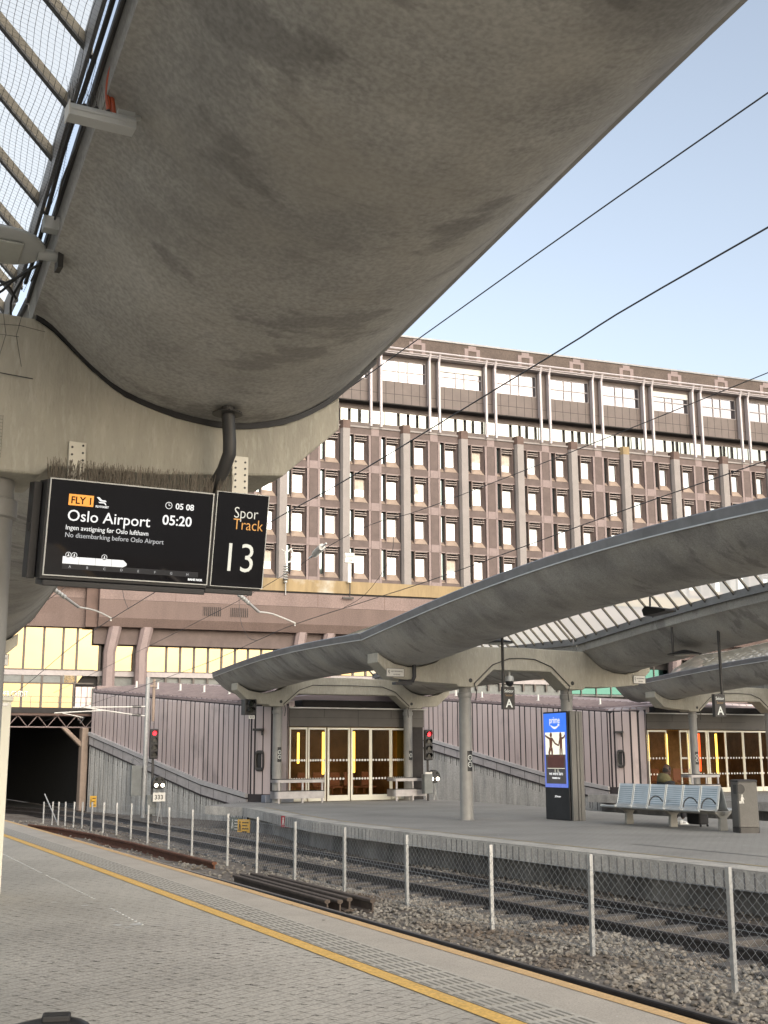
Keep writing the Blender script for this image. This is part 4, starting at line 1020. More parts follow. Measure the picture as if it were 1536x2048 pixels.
# --- office block
B=fthing('office_block','tall brown granite office block with pink checker squares and a white-finned top storey','building')
K0,K1=-3,9; BAY=5.95; XP=[-8.91+4*0+BAY*k for k in range(-3,10)]         # pier centres
X0,X1=XP[0]-3,XP[-1]+3
ROWS=[28.0,24.44,20.88,17.32]; RH=2.9
m=MB(); m.mat('granite brown')
for zb in ROWS:
    m.box(X0,X1,0,.6,zb-.66,zb)
m.box(X0,X1,0,.6,ROWS[0]+RH,31.55); m.box(X0,X1,.02,.6,15.9,16.67)
m.mat('granite pink')
for zb in ROWS+[ROWS[0]+3.56]: m.box(X0,X1,-.03,-.001,zb-.70,zb-.62)
for xp in XP:
    c=xp+2.975
    m.mat('granite brown').box(c-.38,c+.38,.0,.6,16.6,31.0)
    m.mat('granite pink')
    m.box(c-.64,c-.42,-.03,.6,16.67,30.9); m.box(c+.40,c+.62,-.03,.6,16.67,30.9)
    for zb in ROWS+[31.56]: m.box(c-.385,c+.385,-.035,.3,zb-.70,zb+.03)
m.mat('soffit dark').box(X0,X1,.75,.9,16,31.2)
m.build('wall',None,B)
m=MB(); m.box(X0,X1,-.10,.55,31.56,31.72); m.build('coping','granite grey',B)
for xp in XP:
    m=MB(); m.prism([(xp-.46,.3),(xp-.46,-.15),(xp-.32,-.48),(xp+.36,-.48),(xp+.46,-.15),(xp+.46,.3)],16.75,31.3,'z'); m.mat('granite grey')
    o=m.build('pier',None,B); m=MB(); m.prism([(xp-.47,.3),(xp-.47,-.16),(xp-.33,-.49),(xp+.37,-.49),(xp+.47,-.16),(xp+.47,.3)],31.3,32.1,'z'); m.build('pier_cap','ochre parapet' if abs(xp-XP[-4])<.1 else 'granite dark',o)
# one window unit (slot, fin, louvres, sloping sill) then copies
m=MB()
m.mat('window frame'); m.box(.40,.50,-.08,.45,.0,2.95); m.box(.50,.56,.36,.46,.55,2.3); m.box(1.52,1.58,.36,.46,.55,2.3); m.box(.5,1.6,.36,.46,2.2,2.28)
m.box(-.02,.03,.2,.45,0,2.95); m.box(0,.42,.2,.45,0,.35)
m.mat('sill stone'); m.quad((.50,.42,.62),(1.56,.42,.62),(1.80,.0,.02),(.50,.0,.02)); m.quad((0,.4,.4),(.42,.4,.4),(.42,0,.02),(0,0,.02))
m.mat('granite brown'); m.quad((1.56,.42,.62),(1.80,0,.02),(1.80,0,2.95),(1.56,.42,2.95))
m.mat('louvre')
for z in (2.35,2.55,2.80): m.box(.52,1.68,-.02,.16,z,z+.075)
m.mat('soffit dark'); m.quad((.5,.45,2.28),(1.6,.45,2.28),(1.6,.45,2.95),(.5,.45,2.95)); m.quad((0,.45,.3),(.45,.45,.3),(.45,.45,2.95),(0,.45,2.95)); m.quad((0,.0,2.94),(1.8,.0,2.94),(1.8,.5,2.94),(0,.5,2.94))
w0=m.build('window',None,B)
m=MB(); m.quad((.56,.40,.62),(1.52,.40,.62),(1.52,.403,2.2),(.56,.40,2.2)); pn=m.build('pane','office pane',w0)
m=MB(); m.quad((.03,.36,.36),(.40,.36,.36),(.40,.36,2.9),(.03,.36,2.9)); sp=m.build('slot_pane','slot pane',w0)
m=MB(); m.box(.56,1.52,.385,.395,1.25,2.2); bl=m.build('blind','blind',w0)
first=True; rn=random.Random(11); wins=[]
for xp in XP[:-1]:
    for off in (.45,3.60):
        for zb in ROWS:
            if first: w=w0; w.location=(xp+off,0,zb); first=False
            else:
                w=w0.copy(); COL.objects.link(w); w.location=(xp+off,0,zb)
                for ch in (pn,sp):
                    c=ch.copy(); COL.objects.link(c); c.parent=w
                if rn.random()<.14:
                    c=bl.copy(); COL.objects.link(c); c.parent=w
                for c in w.children: c.rotation_euler=(rn.uniform(-.012,.004),0,rn.uniform(-.02,.02)) if c.name.startswith('pane') else (0,0,0)
bpy.data.objects.remove(bl)
# recessed strip storey
bx('strip_wall','brown cladding',(X0,X1,1.3,1.6,33.72,35.2),(X0,X1,1.25,1.6,31.0,32.48),par=B)
FC=[xp+2.975 for xp in XP]                                   # fin pairs sit over the pink columns
for xp in FC:
    xs=[.0,1.4,2.75,2.95,3.75,3.95,4.75,5.95]; m=MB()
    for k,(a,b) in enumerate(zip(xs,xs[1:])):
        if b-a<.25: continue
        m.quad((xp+a+.06,1.3,32.48),(xp+b-.06,1.3+rn.uniform(-.006,.006),32.48),(xp+b-.06,1.3,33.72),(xp+a+.06,1.3,33.72))
    m.build('strip_window','strip pane',B)
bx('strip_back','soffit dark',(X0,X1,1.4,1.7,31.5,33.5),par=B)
# overhanging top storey
m=MB(); m.box(X0,X1,.25,2.0,34.35,36.5); m.box(X0,X1,.25,2.0,38.65,39.5)
for c in FC: m.box(c-.65,c+.65,.25,2.0,36.5,38.65)
m.build('top_storey','brown cladding',B)
m=MB(); x=X0
while x<X1: m.box(x,x+.035,.243,.25,34.36,36.48); x+=.86
m.box(X0,X1,.243,.25,35.25,35.285); m.build('cladding_joints','soffit dark',B)
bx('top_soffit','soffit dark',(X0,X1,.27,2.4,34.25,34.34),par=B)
for i,c in enumerate(FC):
    a,b=c+.65,c+BAY-.65; z0,z1=36.5,38.65; half=(i==len(FC)-4)
    m=MB(); m.box(a,b,.30,.42,z1-.07,z1); m.box(a,b,.30,.42,z0,z0+.06)
    xs=[a,a+(b-a)*.40,a+(b-a)*.60,b]
    for x in xs: m.box(x-.05 if x>a else x,x+.05 if x<b else x,.30,.42,z0+.06,z1-.07)
    m.box(a,b,.32,.40,37.52,37.60); wd=m.build('upper_window','transom',B)
    m=MB()
    for xa,xb in zip(xs,xs[1:]):
        for za,zb in ((z0,37.52),(37.6,z1)): m.quad((xa+.04,.38,za+.03),(xb-.04,.38+rn.uniform(-.008,.008),za+.03),(xb-.04,.38,zb-.03),(xa+.04,.38+rn.uniform(-.005,.005),zb-.03))
    m.build('pane','upper pane',wd)
    if i in (5,9): 
        m=MB(); m.box(a+.03,b-.03,.26,.29,38.05,38.62); m.build('awning','white paint',wd)
for c in FC:
    for s in (-.5,.5):
        m=MB(); x=c+s; m.box(x-.10,x+.10,-.42,-.16,31.72,38.75); m.box(x-.055,x+.055,-.16,.2,34.4,38.9); m.prism([(-.42,38.75),(-.16,38.75),(-.50,39.40),(-.72,39.40)],x-.1,x+.1,'x'); m.build('fin','fin white',B)
m=MB(); m.tube([(X0,-.72,39.52),(X1,-.72,39.52)],.085,6); m.tube([(X0,-.60,39.24),(X1,-.60,39.24)],.05,6); m.build('eaves_rail','fin white',B)
bx('attic','attic brick',(X0,X1,2.6,9,39.2,42.0),par=B); bx('attic_coping','flashing',(X0-.1,X1+.1,2.5,9.1,42.0,42.17),par=B); bx('eaves_soffit','transom',(X0,X1,-.55,.24,39.05,39.12),par=B); bx('body','attic brick',(X0,X1,2.1,24,16,39.2),par=B)
for c in FC:
    m=MB(); x=c-.55; y=2.58
    for a,b,z0,z1 in ((-.85,-.45,39.3,41.62),(.45,.85,39.3,41.62),(-.45,.45,41.38,41.65),(-.42,.42,41.65,41.93)): m.box(x+a,x+b,y-.03,y+.1,z0,z1)
    m.build('crown_motif','granite pink',B)
# ================================================================ signals, mast, wires
def signal(name,label,loc,heads,lit,hz,polez,group=None,box=True,plate=None,rz=None):
    T=thing(name,label,'rail signal',loc,group=group)
    if rz is not None: T.rotation_euler=(0,0,rz)
    m=MB(); m.tube([(0,.10,0),(0,.10,polez)],.045,8); m.build('post','dark steel',T)
    n=heads; hgt=n*.26+.06; m=MB(); m.box(-.16,.16,-.02,.12,hz,hz+hgt); hd=m.build('head','black plastic',T,bevel=.03)
    for k in range(n):
        z=hz+hgt-.16-k*.26
        m=MB(); m.disc((0,-.021,z),.085,(0,-1,0),.006,16); m.build('lens','signal red' if k==lit else 'lens dark',hd)
        m=MB(); rg=[]
        for y in (-.02,-.17):
            rg.append([(r*math.cos(a),y*(1 if y>-.1 else .65+.35*math.sin(a)),z+r*math.sin(a)) for r in (.105,) for a in [math.pi*(-.15)+math.pi*1.3*q/12 for q in range(13)]])
        m.loft(rg,closed=False); m.build('hood','black plastic',hd)
    if box: m=MB(); m.box(-.20,.14,-.02,.22,.25,.95); m.build('relay_box','grey panel',T,bevel=.015)
    if plate:
        m=MB(); m.box(-.15,.15,.03,.04,plate-.09,plate+.09); pl=m.build('number_plate','white paint',T)
    return T
def dwarf(label,loc,group,txt,z0=.95):
    T=thing('dwarf_signal',label,'rail signal',loc,group=group)
    m=MB(); m.prism([(.26*math.cos(a),z0+.25+(.30 if math.sin(a)>0 else .18)*math.sin(a)) for a in [k*math.pi/10 for k in range(20)]],-.02,.16,'y'); hd=m.build('head','black plastic',T,bevel=.02)
    for x in (-.11,.13):
        m=MB(); m.disc((x,-.022,z0+.22),.065,(0,-1,0),.006,14); m.build('lens','signal white',hd)
    m=MB(); m.disc((-.10,-.022,z0+.43),.05,(0,-1,0),.005,12); m.build('lens','lens dark',hd)
    m=MB(); m.disc((.11,-.022,z0+.43),.05,(0,-1,0),.005,12); m.build('lens','lens dark',hd)
    m=MB(); m.tube([(0,.08,0),(.1,.08,z0*.6),(0,.08,z0+.1)],.025,6); m.tube([(.16,.1,0),(.1,.08,z0*.6)],.02,6); m.build('stand','galvanised',T)
    if txt:
        m=MB(); m.box(-.22,.24,-.03,-.015,z0-.36,z0-.04); p_=m.build('number_plate','white paint',T)
        text('lettering',txt,.22,'black plastic',p_,(0,-.032,z0-.28),align='CENTER',fat=.004)
    return T
signal('rail_signal','tall black rail signal with its top light red before the left ribbed wall',S(12.76,44.0,-.72),4,0,2.25,2.35)
dwarf('dwarf signal with two white lights above a white number plate by the tall signal',S(12.88,43.6,-.72),'dwarf signals','333',1.08)
signal('rail_signal','black rail signal with red light beside the right-hand column of the glass doors',S(21.52,38.7,0),4,0,1.44,1.5,plate=.93)
dwarf('small dwarf signal with two white lights right of the door column, without a plate',S(21.85,38.9,0),'dwarf signals',None,.55)
# signal box hung from the tip of the far beam
T=thing('hanging_signal','dark boxed signal hanging under the left tip of the far canopy beam','rail signal',S(14.66,39.4,3.58))
m=MB(); m.box(-.09,.34,-.12,.28,-.56,-.02); hd=m.build('head','dark steel',T,bevel=.02); m=MB(); m.box(-.04,.32,-.14,-.12,-.54,-.04); m.build('face','black plastic',T)
for z in (-.17,-.41):
    m=MB(); m.disc((.12,-.145,z),.10,(0,-1,0),.005,14); m.build('lens','lens dark',hd)
    m=MB(); m.loft([[(.12+.125*math.cos(a),y,z+.125*math.sin(a)) for a in [math.pi*1.1*q/10 for q in range(11)]] for y in (-.14,-.30)],closed=False); m.build('hood','black plastic',hd)
m=MB(); m.box(.04,.26,-.16,-.15,-.70,-.58); pz=m.build('number_plate','white paint',T); text('lettering','323',.10,'black plastic',pz,(.15,-.162,-.675),align='CENTER')
# catenary mast with its cantilever
T=thing('catenary_mast','slim galvanised catenary mast with white cantilever tubes by the ribbed wall','mast',S(13.15,46.5,-.72))
m=MB(); m.tube([(0,0,0),(0,0,5.42)],[.10,.085],10); m.build('pole','galvanised',T); m=MB(); m.tube([(.28,.1,3.7),(.28,.1,5.35)],.06,8); m.box(-.05,.35,-.03,.05,5.05,5.12); m.build('counterweight_tube','sill stone',T)
m=MB(); m.tube([(0,0,4.28),(-.7,-.0,4.25),(-2.9,-.0,4.20)],.026,6); m.tube([(0,0,3.90),(-.6,0,3.96),(-2.6,0,4.22)],.024,6); m.tube([(-1.7,0,4.10),(-3.6,0,3.98)],.022,6); m.tube([(-3.3,0,3.98),(-2.5,0,3.82)],.018,6); m.build('cantilever','white paint',T)
m=MB()
for (x,z) in ((-.40,4.26),(-.40,3.94)):
    for k in range(7): m.tube([(x-.18+k*.05,0,z),(x-.155+k*.05,0,z)],[.06,.045],8)
m.tube([(-2.7,0,3.72),(-2.45,0,3.82),(-2.6,0,3.6)],.03,6); m.build('insulator','dark steel',T)
m=MB(); m.box(-.55,-.15,-.1,.1,.85,2.0); m.tube([(-.2,0,2.1),(-.5,0,2.3),(-.6,0,2.1)],.02,6); m.tube([(.02,.1,1.9),(.4,.1,2.0)],.02,6); m.build('switch_box','grey panel',T,bevel=.02)
m=MB(); m.tube([(0,.1,1.95),(-.05,.1,1.3),(.05,.1,.9),(0,.1,.2)],.015,5); m.build('cable','rubber',T)
def overhead(label,pts,r=.0075):
    p0=pts[0]; q=smoothcurve(pts,5); m=MB(); m.tube([(a-p0[0],b-p0[1],c-p0[2]) for a,b,c in q],r,6); return tag(m.build('overhead_wire','catenary',rz=STN,loc=S(*p0),smooth=80),label,'wire','overhead line wires')
overhead('upper thick overhead wire crossing the sky from the top right down to the near trough',[(6.6,-8,6.9),(6.6,6.2,6.74),(6.6,14,6.51),(6.6,26,6.2),(6.7,44,5.6),(6.9,54,5.0)],.0072)
w2=[(6.8,-8,6.1),(6.8,6.5,5.76),(6.8,9.57,5.62),(6.8,14.4,5.36),(6.8,17.4,5.26),(6.8,23.6,4.94),(6.8,30.6,4.51),(6.8,40.1,3.55),(6.8,54,2.9)]
overhead('second thick overhead wire crossing the sky lower and passing behind the track sign',w2,.0082)
overhead('thin overhead wire over the fenced track ending at a grey insulator before the office front',[(10.7,-6,6.6),(10.7,10.4,6.27),(10.7,18.9,6.20),(10.7,22.6,6.27),(10.7,30,5.6),(10.6,52,4.3)],.0065)
w4=[(10.7,-6,5.6),(10.7,10.5,5.17),(10.7,18.4,4.83),(10.7,21.5,4.74),(10.7,25.6,4.63),(10.7,28.1,4.46),(10.7,32.6,4.14),(10.6,44,3.6),(10.5,54,3.1)]
overhead('lowest overhead wire over the fenced track, passing just above the lip of the middle canopy',w4,.0072)
def arm(label,pts,drop=None):
    p=pts[0]; T=thing('steady_arm',label,'overhead line arm',S(*p)); f=lambda q:tuple(x-y for x,y in zip(q,p))
    m=MB(); m.tube([f(pts[0]),f(pts[2])],.030,8); m.build('insulator_tube','flashing trim',T,smooth=60)
    m=MB()
    for k in range(5):
        t=.18+.09*k; c=tuple(lerp(x,y,t) for x,y in zip(pts[0],pts[2])); m.ball(f(c),.05,8,5)
    m.build('insulator','galvanised',T,smooth=60)
    m=MB(); e=pts[-1]; m.tube([f(q) for q in smoothcurve(pts[2:],3)]+[f((e[0],e[1],e[2]-.07))],.018,7); m.build('curved_arm','white paint',T,smooth=50)
    if drop: m=MB(); m.tube([f(pts[0]),f(drop)],.03,6); m.build('drop_tube','galvanised',T)
arm('white curved arm holding the second thick wire below the left trough',[(4.55,23.5,4.93),(5.2,24.56,4.834),(5.5,24.9,4.681),(6.2,26.4,4.808),(6.8,27.34,4.767)])
arm('white curved arm holding the lowest wire, reaching from behind the track sign',[(8.6,23.94,5.081),(8.9,24.18,4.943),(9.3,24.31,4.704),(9.9,25.02,4.767),(10.7,25.61,4.658)],(8.55,23.9,6.5))
# short droppers and feeders between the wires
def dropper(label,pts): 
    p0=pts[0]; m=MB(); m.tube([(a-p0[0],b-p0[1],c-p0[2]) for a,b,c in smoothcurve(pts,5)],.006,4); tag(m.build('dropper','catenary',rz=STN,loc=S(*p0)),label,'wire','droppers of the overhead line')
dropper('drooping dropper loop meeting the second thick wire below the track sign',[(6.7,20,6.3),(6.72,19.9,5.6),(6.75,20.2,5.2),(6.8,21,5.08)])
dropper('drooping dropper loop on the lowest wire near the vent slots',[(10.7,29.5,6.0),(10.7,29.3,5.1),(10.7,28.7,4.6),(10.7,28.1,4.47)])
dropper('drooping dropper loop beside the white post sign on the ochre parapet',[(10.7,20.6,6.2),(10.7,20.7,5.5),(10.7,21.8,4.9),(10.7,22.9,4.72)])
dropper('straight dropper hanging before the pink fascia left of the slanting pillars',[(6.62,26,6.2),(6.65,26,5.6),(6.7,25.9,5.1),(6.8,25.8,4.8)])
# insulators and danger board on the terrace edge
T=thing('line_insulator','grey rod insulator strung in the thin wire in front of the office windows','insulator',S(10.7,24.3,6.22))
m=MB()
for k in range(9): m.tube([(0,-.22+k*.05,.0-.012*k),(0,-.195+k*.05,.0-.012*k)],[.085,.06],8)
m.build('discs','galvanised',T); m=MB(); m.tube([(0,-.45,.05),(0,.5,-.15)],.02,5); m.build('rod','light grey metal',T)
def fw(x,y,z):
    c,s=math.cos(FAC),math.sin(FAC); return Vector((FO.x+x*c-y*s, FO.y+x*s+y*c, z))
T=thing('post_insulator','pale ribbed post insulator with a hooked tube on the ochre parapet','insulator',fw(-9.62,-4.2,15.0),FAC)
m=MB(); m.lathe([(.05,0),(.05,1.0),(.16,1.05),(.16,1.2)],n=10); m.build('foot','galvanised',T); m=MB()
for k in range(6): m.lathe([(.12,1.3+k*.22),(.26,1.34+k*.22),(.12,1.44+k*.22)],n=12)
m.build('sheds','light grey metal',T); m=MB(); m.tube([(-.4,0,3.9),(-.1,0,3.75),(0,0,2.7)],.05,6); m.tube([(0,0,2.75),(.45,0,2.9),(.62,0,3.5),(.45,0,4.0),(.15,0,3.7)],.09,8); m.build('hook_tube','white paint',T,smooth=50)
def warnplate(parent,x,z,y,w,h,rot=0,face='y'):
    m=MB(); m.box(x,x+w,y-.012,y,z,z+h); p=m.build('plate','white paint',parent,bevel=.004)
    m=MB(); t=.012*h/.3
    for a,b,c,d in ((x,x+w,z,z+t),(x,x+w,z+h-t,z+h),(x,x+t,z+t,z+h-t),(x+w-t,x+w,z+t,z+h-t)): m.box(a,b,y-.016,y-.0125,c,d)
    q=x+.12*w; m.add([(q,y-.015,z+h*.8),(q+.05*w,y-.015,z+h*.8),(q+.03*w,y-.015,z+h*.52),(q+.07*w,y-.015,z+h*.52),(q+.0*w,y-.015,z+h*.15),(q+.025*w,y-.015,z+h*.45),(q-.02*w,y-.015,z+h*.45)],[(0,1,2,6),(2,3,4,5),(6,2,5,5)][:2]); m.build('border','black plastic',p)
    text('lettering','H\u00d8YSPENNING',h*.22,'black plastic',p,(x+w*.58,y-.016,z+h*.56),align='CENTER',sx=.82*w/h/1.9); text('lettering','LIVSFARE',h*.22,'black plastic',p,(x+w*.58,y-.016,z+h*.20),align='CENTER',sx=.82*w/h/1.9)
T=thing('danger_sign','white high voltage warning board on a white post above the ochre parapet','sign',fw(-3.95,-4.3,15.0),FAC)
m=MB(); m.box(-.16,.16,-.06,.06,1.3,3.2); m.build('post','white paint',T); m=MB(); m.tube([(.05,0,.0),(.05,0,1.3)],.05,6); m.box(-.6,.4,-.1,.1,-.1,.03); m.build('bracket','dark steel',T); warnplate(T,-.50,3.0,-.1,.97,.93)
T=thing('danger_sign','white high voltage plate on the left arm of the middle canopy beam','sign',S(13.50,26.41,3.535)); warnplate(T,0,.0,0,.50,.21)
T=thing('danger_sign','cream high voltage plate on the right arm of the middle canopy beam','sign',S(21.20,26.41,3.545)); warnplate(T,0,.0,0,.42,.22)
T=thing('danger_sign','white high voltage plate on the far beam at the left edge of the photo','sign',S(3.83,25.38,3.45)); warnplate(T,0,.0,0,.40,.24)
# ================================================================ things on the platforms
# --- digital advertising totem at the column
T=thing('advert_totem','tall black digital advertising totem with a blue film poster beside the right column','advertising totem',S(17.92,25.0,0))
m=MB(); m.box(0,.34,.02,1.08,.0,2.70); m.build('body','black metal',T,bevel=.02)
m=MB(); m.box(-.012,-.0,.06,1.04,.80,2.66); sc=m.build('screen','poster blue',T)
def pq(name,mat,polys,x=-.014):
    m=MB()
    for P_ in polys: m.add([(x,y,z) for y,z in P_],[tuple(range(len(P_)))])
    return m.build(name,mat,sc)
Y=lambda t:1.04-t*.98                                         # t runs left to right as one reads it
Zt=lambda s:2.66-s*1.86                                       # s runs top to bottom
P2=lambda L:[(Y(a),Zt(b)) for a,b in L]
pq('poster_rim','poster rim',[P2([(.0,.26),(1,.26),(1,1),(0,1)])],-.0135)
pq('poster_sky','poster sky',[P2([(.06,.26),(.94,.26),(.94,.62),(.06,.62)])],-.0145)
pq('poster_dark','poster dark',[P2([(.06,.56),(.94,.56),(.94,.95),(.06,.95)])],-.015)
pq('poster_dock','poster dock',[P2([(.12,.595),(.5,.565),(.9,.58),(.86,.74),(.16,.74)])],-.0155)
fig=[]
def limb(pts,w0,w1):
    out=[];n=len(pts)
    for i,(a,b) in enumerate(pts):
        j=min(i+1,n-1);k=max(i-1,0); dx,dy=pts[j][0]-pts[k][0],(pts[j][1]-pts[k][1])*1.9; q=math.hypot(dx,dy); w=lerp(w0,w1,i/(n-1)); out.append((a-dy/q*w,b+dx/q*w/1.9,a+dy/q*w,b-dx/q*w/1.9))
    for p,q in zip(out,out[1:]): fig.append(P2([(p[0],p[1]),(p[2],p[3]),(q[2],q[3]),(q[0],q[1])]))
limb([(.31,.33),(.31,.40),(.30,.47)],.075,.055); limb([(.33,.47),(.36,.53),(.34,.60)],.05,.03); limb([(.28,.47),(.22,.54),(.26,.59)],.05,.03); limb([(.26,.345),(.14,.32),(.06,.30)],.03,.02); limb([(.37,.345),(.50,.41),(.66,.44)],.03,.02)
fig.append(P2([(.32+.055*math.cos(a),.295+.035*math.sin(a)) for a in [k*math.pi/7 for k in range(14)]]))
limb([(.76,.33),(.76,.40),(.76,.48)],.065,.055); limb([(.79,.48),(.80,.60)],.03,.025); limb([(.72,.48),(.71,.60)],.03,.025); limb([(.80,.345),(.90,.33),(.95,.30)],.028,.02); limb([(.72,.345),(.68,.40),(.66,.44)],.025,.02)
fig.append(P2([(.75+.055*math.cos(a),.305+.045*math.sin(a)) for a in [k*math.pi/7 for k in range(14)]]))
pq('poster_figures','poster brown',fig,-.016)
RX=(R(90),0,R(-90))
text('lettering','prime',.235,'screen text',sc,(-.0145,Y(.5),Zt(.135)),RX,'CENTER',fat=.0015,sx=.85)
m=MB(); ar=[(.32+.36*k/12, .165+.035*math.sin(math.pi*k/12)) for k in range(13)]
for k in range(12):
    w=.006+.010*math.sin(math.pi*(k+.5)/12); a,b=ar[k],ar[k+1]; m.add([(-.0145,Y(a[0]),Zt(a[1]-w)),(-.0145,Y(b[0]),Zt(b[1]-w)),(-.0145,Y(b[0]),Zt(b[1]+w)),(-.0145,Y(a[0]),Zt(a[1]+w))],[(0,1,2,3)])
m.add([(-.0145,Y(.62),Zt(.148)),(-.0145,Y(.72),Zt(.145)),(-.0145,Y(.70),Zt(.182)),(-.0145,Y(.66),Zt(.165))],[(0,1,2,3)]); m.build('smile_mark','screen text',sc)
text('lettering','we were liars',.125,'screen text',sc,(-.0165,Y(.5),Zt(.835)),RX,'CENTER',fat=.0012,sx=.88)
text('lettering','PREMIERE 18.6',.055,'screen text',sc,(-.0165,Y(.5),Zt(.885)),RX,'CENTER',fat=.002)
m=MB()
for k in (0,1): m.box(-.0165,-.016,Y(.47+.13*k),Y(.455+.13*k),Zt(.80),Zt(.755))
m.box(-.0165,-.016,Y(.9),Y(.12),Zt(.748),Zt(.742)); m.build('poster_marks','poster sky',sc)
text('lettering','JCDecaux',.062,'screen text',T,(-.004,.52,.56),RX,'CENTER',fat=.001)
T=thing('column_casing','grey metal casing with grooves around the right column behind the totem','casing',S(17.94,24.90,0))  # grooved grey panel closing the near side of the totem, clear of the column
m=MB(); m.box(0,.15,0,.07,0,2.69); m.box(.17,.24,.0,.07,0,2.69); m.box(.26,.37,.01,.07,0,2.69); m.build('panels','casing paint',T,bevel=.008)
m=MB(); m.box(.02,.36,.03,.06,0,2.67); m.build('core','soffit dark',T)
# --- waste bin
T=thing('waste_bin','tall grey square waste bin with a white tidy-man mark near the bench end','bin',S(18.38,19.42,0)); T.rotation_euler=(0,0,STN+R(-24))
m=MB()
def rr_(s,z,dx=0): return [(x*s+dx,y*s,z) for x,y in ((-.22,-.19),(-.19,-.22),(.19,-.22),(.22,-.19),(.22,.19),(.19,.22),(-.19,.22),(-.22,.19))]
m.loft([rr_(1,.12),rr_(.985,1.03)]); b_=m.build('body','bin paint',T,bevel=.008)
m=MB(); m.loft([rr_(1.0,0),rr_(1.01,.115)]); m.build('base','dark steel',T)
m=MB(); m.loft([rr_(1.02,1.03),rr_(1.02,1.07),rr_(.85,1.085)]); m.build('lid','black metal',T,bevel=.006)
m=MB(); op=[(-.155+.10*math.cos(a),.885+(.11 if math.sin(a)>0 else .09)*math.sin(a)) for a in [k*math.pi/9 for k in range(18)]]; op=[(max(x,-.205),z) for x,z in op]; m.prism(op,-.2235,-.212,'y'); m.build('mouth','black plastic',T)
m=MB(); m.box(-.2205,-.216,-.17,.02,.79,.98); m.build('mouth','black plastic',T)
m=MB(); y0=-.2265
m.prism([(-.145,.60),(-.125,.60),(-.125,.66),(-.105,.60),(-.09,.60),(-.105,.70),(-.085,.67),(-.08,.685),(-.11,.745),(-.14,.745),(-.155,.69)],y0,y0+.004,'y'); m.disc((-.122,y0+.002,.765),.018,(0,-1,0),.003,10); m.box(-.19,-.155,y0,y0+.004,.60,.65); m.build('tidy_mark','white paint',T)
# --- double bench
T=thing('bench','double-sided bench of pale blue perforated metal seats on grey T legs','bench',S(18.35,21.7,0))
def seatrow(sg):
    for k in range(6):
        yc=1.55-k*.575
        m=MB(); prof=[(-.60,.405),(-.62,.43),(-.58,.452),(-.40,.43),(-.22,.425),(-.15,.45),(-.115,.52),(-.03,.90),(-.02,.915),(.0,.905)]
        pf=smoothcurve(prof,3); w=.265
        rg=[[(sg*x,yc+y,z) for x,z in pf]+[(sg*(x+.012),yc+y,z-.010) for x,z in pf[::-1]] for y in (-w,w)]
        m.loft(rg); st=m.build('seat','seat metal',T,smooth=50)
        m=MB()
        for y in (-w,w): m.tube([(sg*x,yc+y,z) for x,z in pf],.012,6)
        m.tube([(sg*-.012,yc-w,.908),(sg*-.012,yc+w,.908)],.012,6); m.build('seat_rim','frame metal',st,smooth=50)
        m=MB()
        for zz in [.50+.045*q for q in range(9)]:
            t=(zz-.52)/(.90-.52); x=-.115+.085*t-.006; m.box(min(sg*x,sg*(x-.001)),max(sg*x,sg*(x-.001)),yc-w+.03,yc+w-.03,zz,zz+.012)
        m.build('slots','seat slot',st)
        if k in (2,4) or (k==5 and sg>0):
            m=MB(); y=yc-.287; m.tube([(sg*a,y,b) for a,b in smoothcurve([(-.16,.56),(-.26,.66),(-.40,.68),(-.52,.60),(-.56,.48)],4)],.014,6); m.build('armrest','dark steel',T,smooth=50)
seatrow(1); seatrow(-1)
m=MB(); m.box(-.05,.05,-1.75,1.85,.33,.40); m.build('beam','leg metal',T,bevel=.01)
for y in (1.55,-.02,-1.62):
    m=MB(); m.prism([(-.11,0),(.11,0),(.09,.26),(.22,.36),(.24,.41),(-.24,.41),(-.22,.36),(-.09,.26)],y-.045,y+.045,'y'); lg=m.build('leg','leg metal',T,bevel=.012)
m=MB()
for sg in (1,-1): m.tube([(sg*-.02,-1.62,.90),(sg*-.13,-1.63,.45),(sg*-.20,-1.63,.40)],.018,6)
m.build('end_frame','frame metal',T)
# --- seated person on the back row of the bench
def skin(name,mat,parent,pts,edges,rad,root=0,sub=2):
    me=bpy.data.meshes.new(name); me.from_pydata(pts,edges,[]); me.materials.append(MATS[mat])
    o=bpy.data.objects.new(name,me); COL.objects.link(o); o.parent=parent
    md=o.modifiers.new('Skin','SKIN'); md.use_smooth_shade=True
    for i,r_ in enumerate(rad): d=me.skin_vertices[0].data[i]; d.radius=(r_,r_) if not isinstance(r_,tuple) else r_; d.use_root=(i==root)
    s_=o.modifiers.new('Subdivision','SUBSURF'); s_.levels=sub; s_.render_levels=sub
    return o
T=thing('person','person in olive hooded jacket and white trainers sitting on the far bench side','person',S(18.83,22.46,0))
# body: pelvis, spine, neck, head core, legs, arms  (x = forward, away from the viewer)
pts=[(0,0,.52),(-.02,0,.72),(-.02,0,.92),(.01,0,1.06),(.035,0,1.15),(.06,0,1.22),
     (.06,.10,.52),(.42,.13,.50),(.40,.14,.12),(.06,-.10,.52),(.42,-.11,.50),(.36,-.13,.12)]
ed=[(0,1),(1,2),(2,3),(3,4),(4,5),(0,6),(6,7),(7,8),(0,9),(9,10),(10,11)]
skin('body','skin',T,pts,ed,[.13,.12,.13,.06,.055,.08,.09,.065,.045,.09,.065,.045])
m=MB(); m.ball((.075,0,1.255),(.10,.082,.125),18,14)
m.ball((.172,0,1.235),(.022,.016,.02),8,6); m.ball((.150,0,1.19),(.03,.03,.02),8,6); m.ball((.145,0,1.155),(.034,.032,.026),8,6)
for s in (-1,1): m.ball((.055,s*.082,1.245),(.022,.012,.032),8,6); m.ball((.150,s*.034,1.262),(.016,.015,.01),8,6)
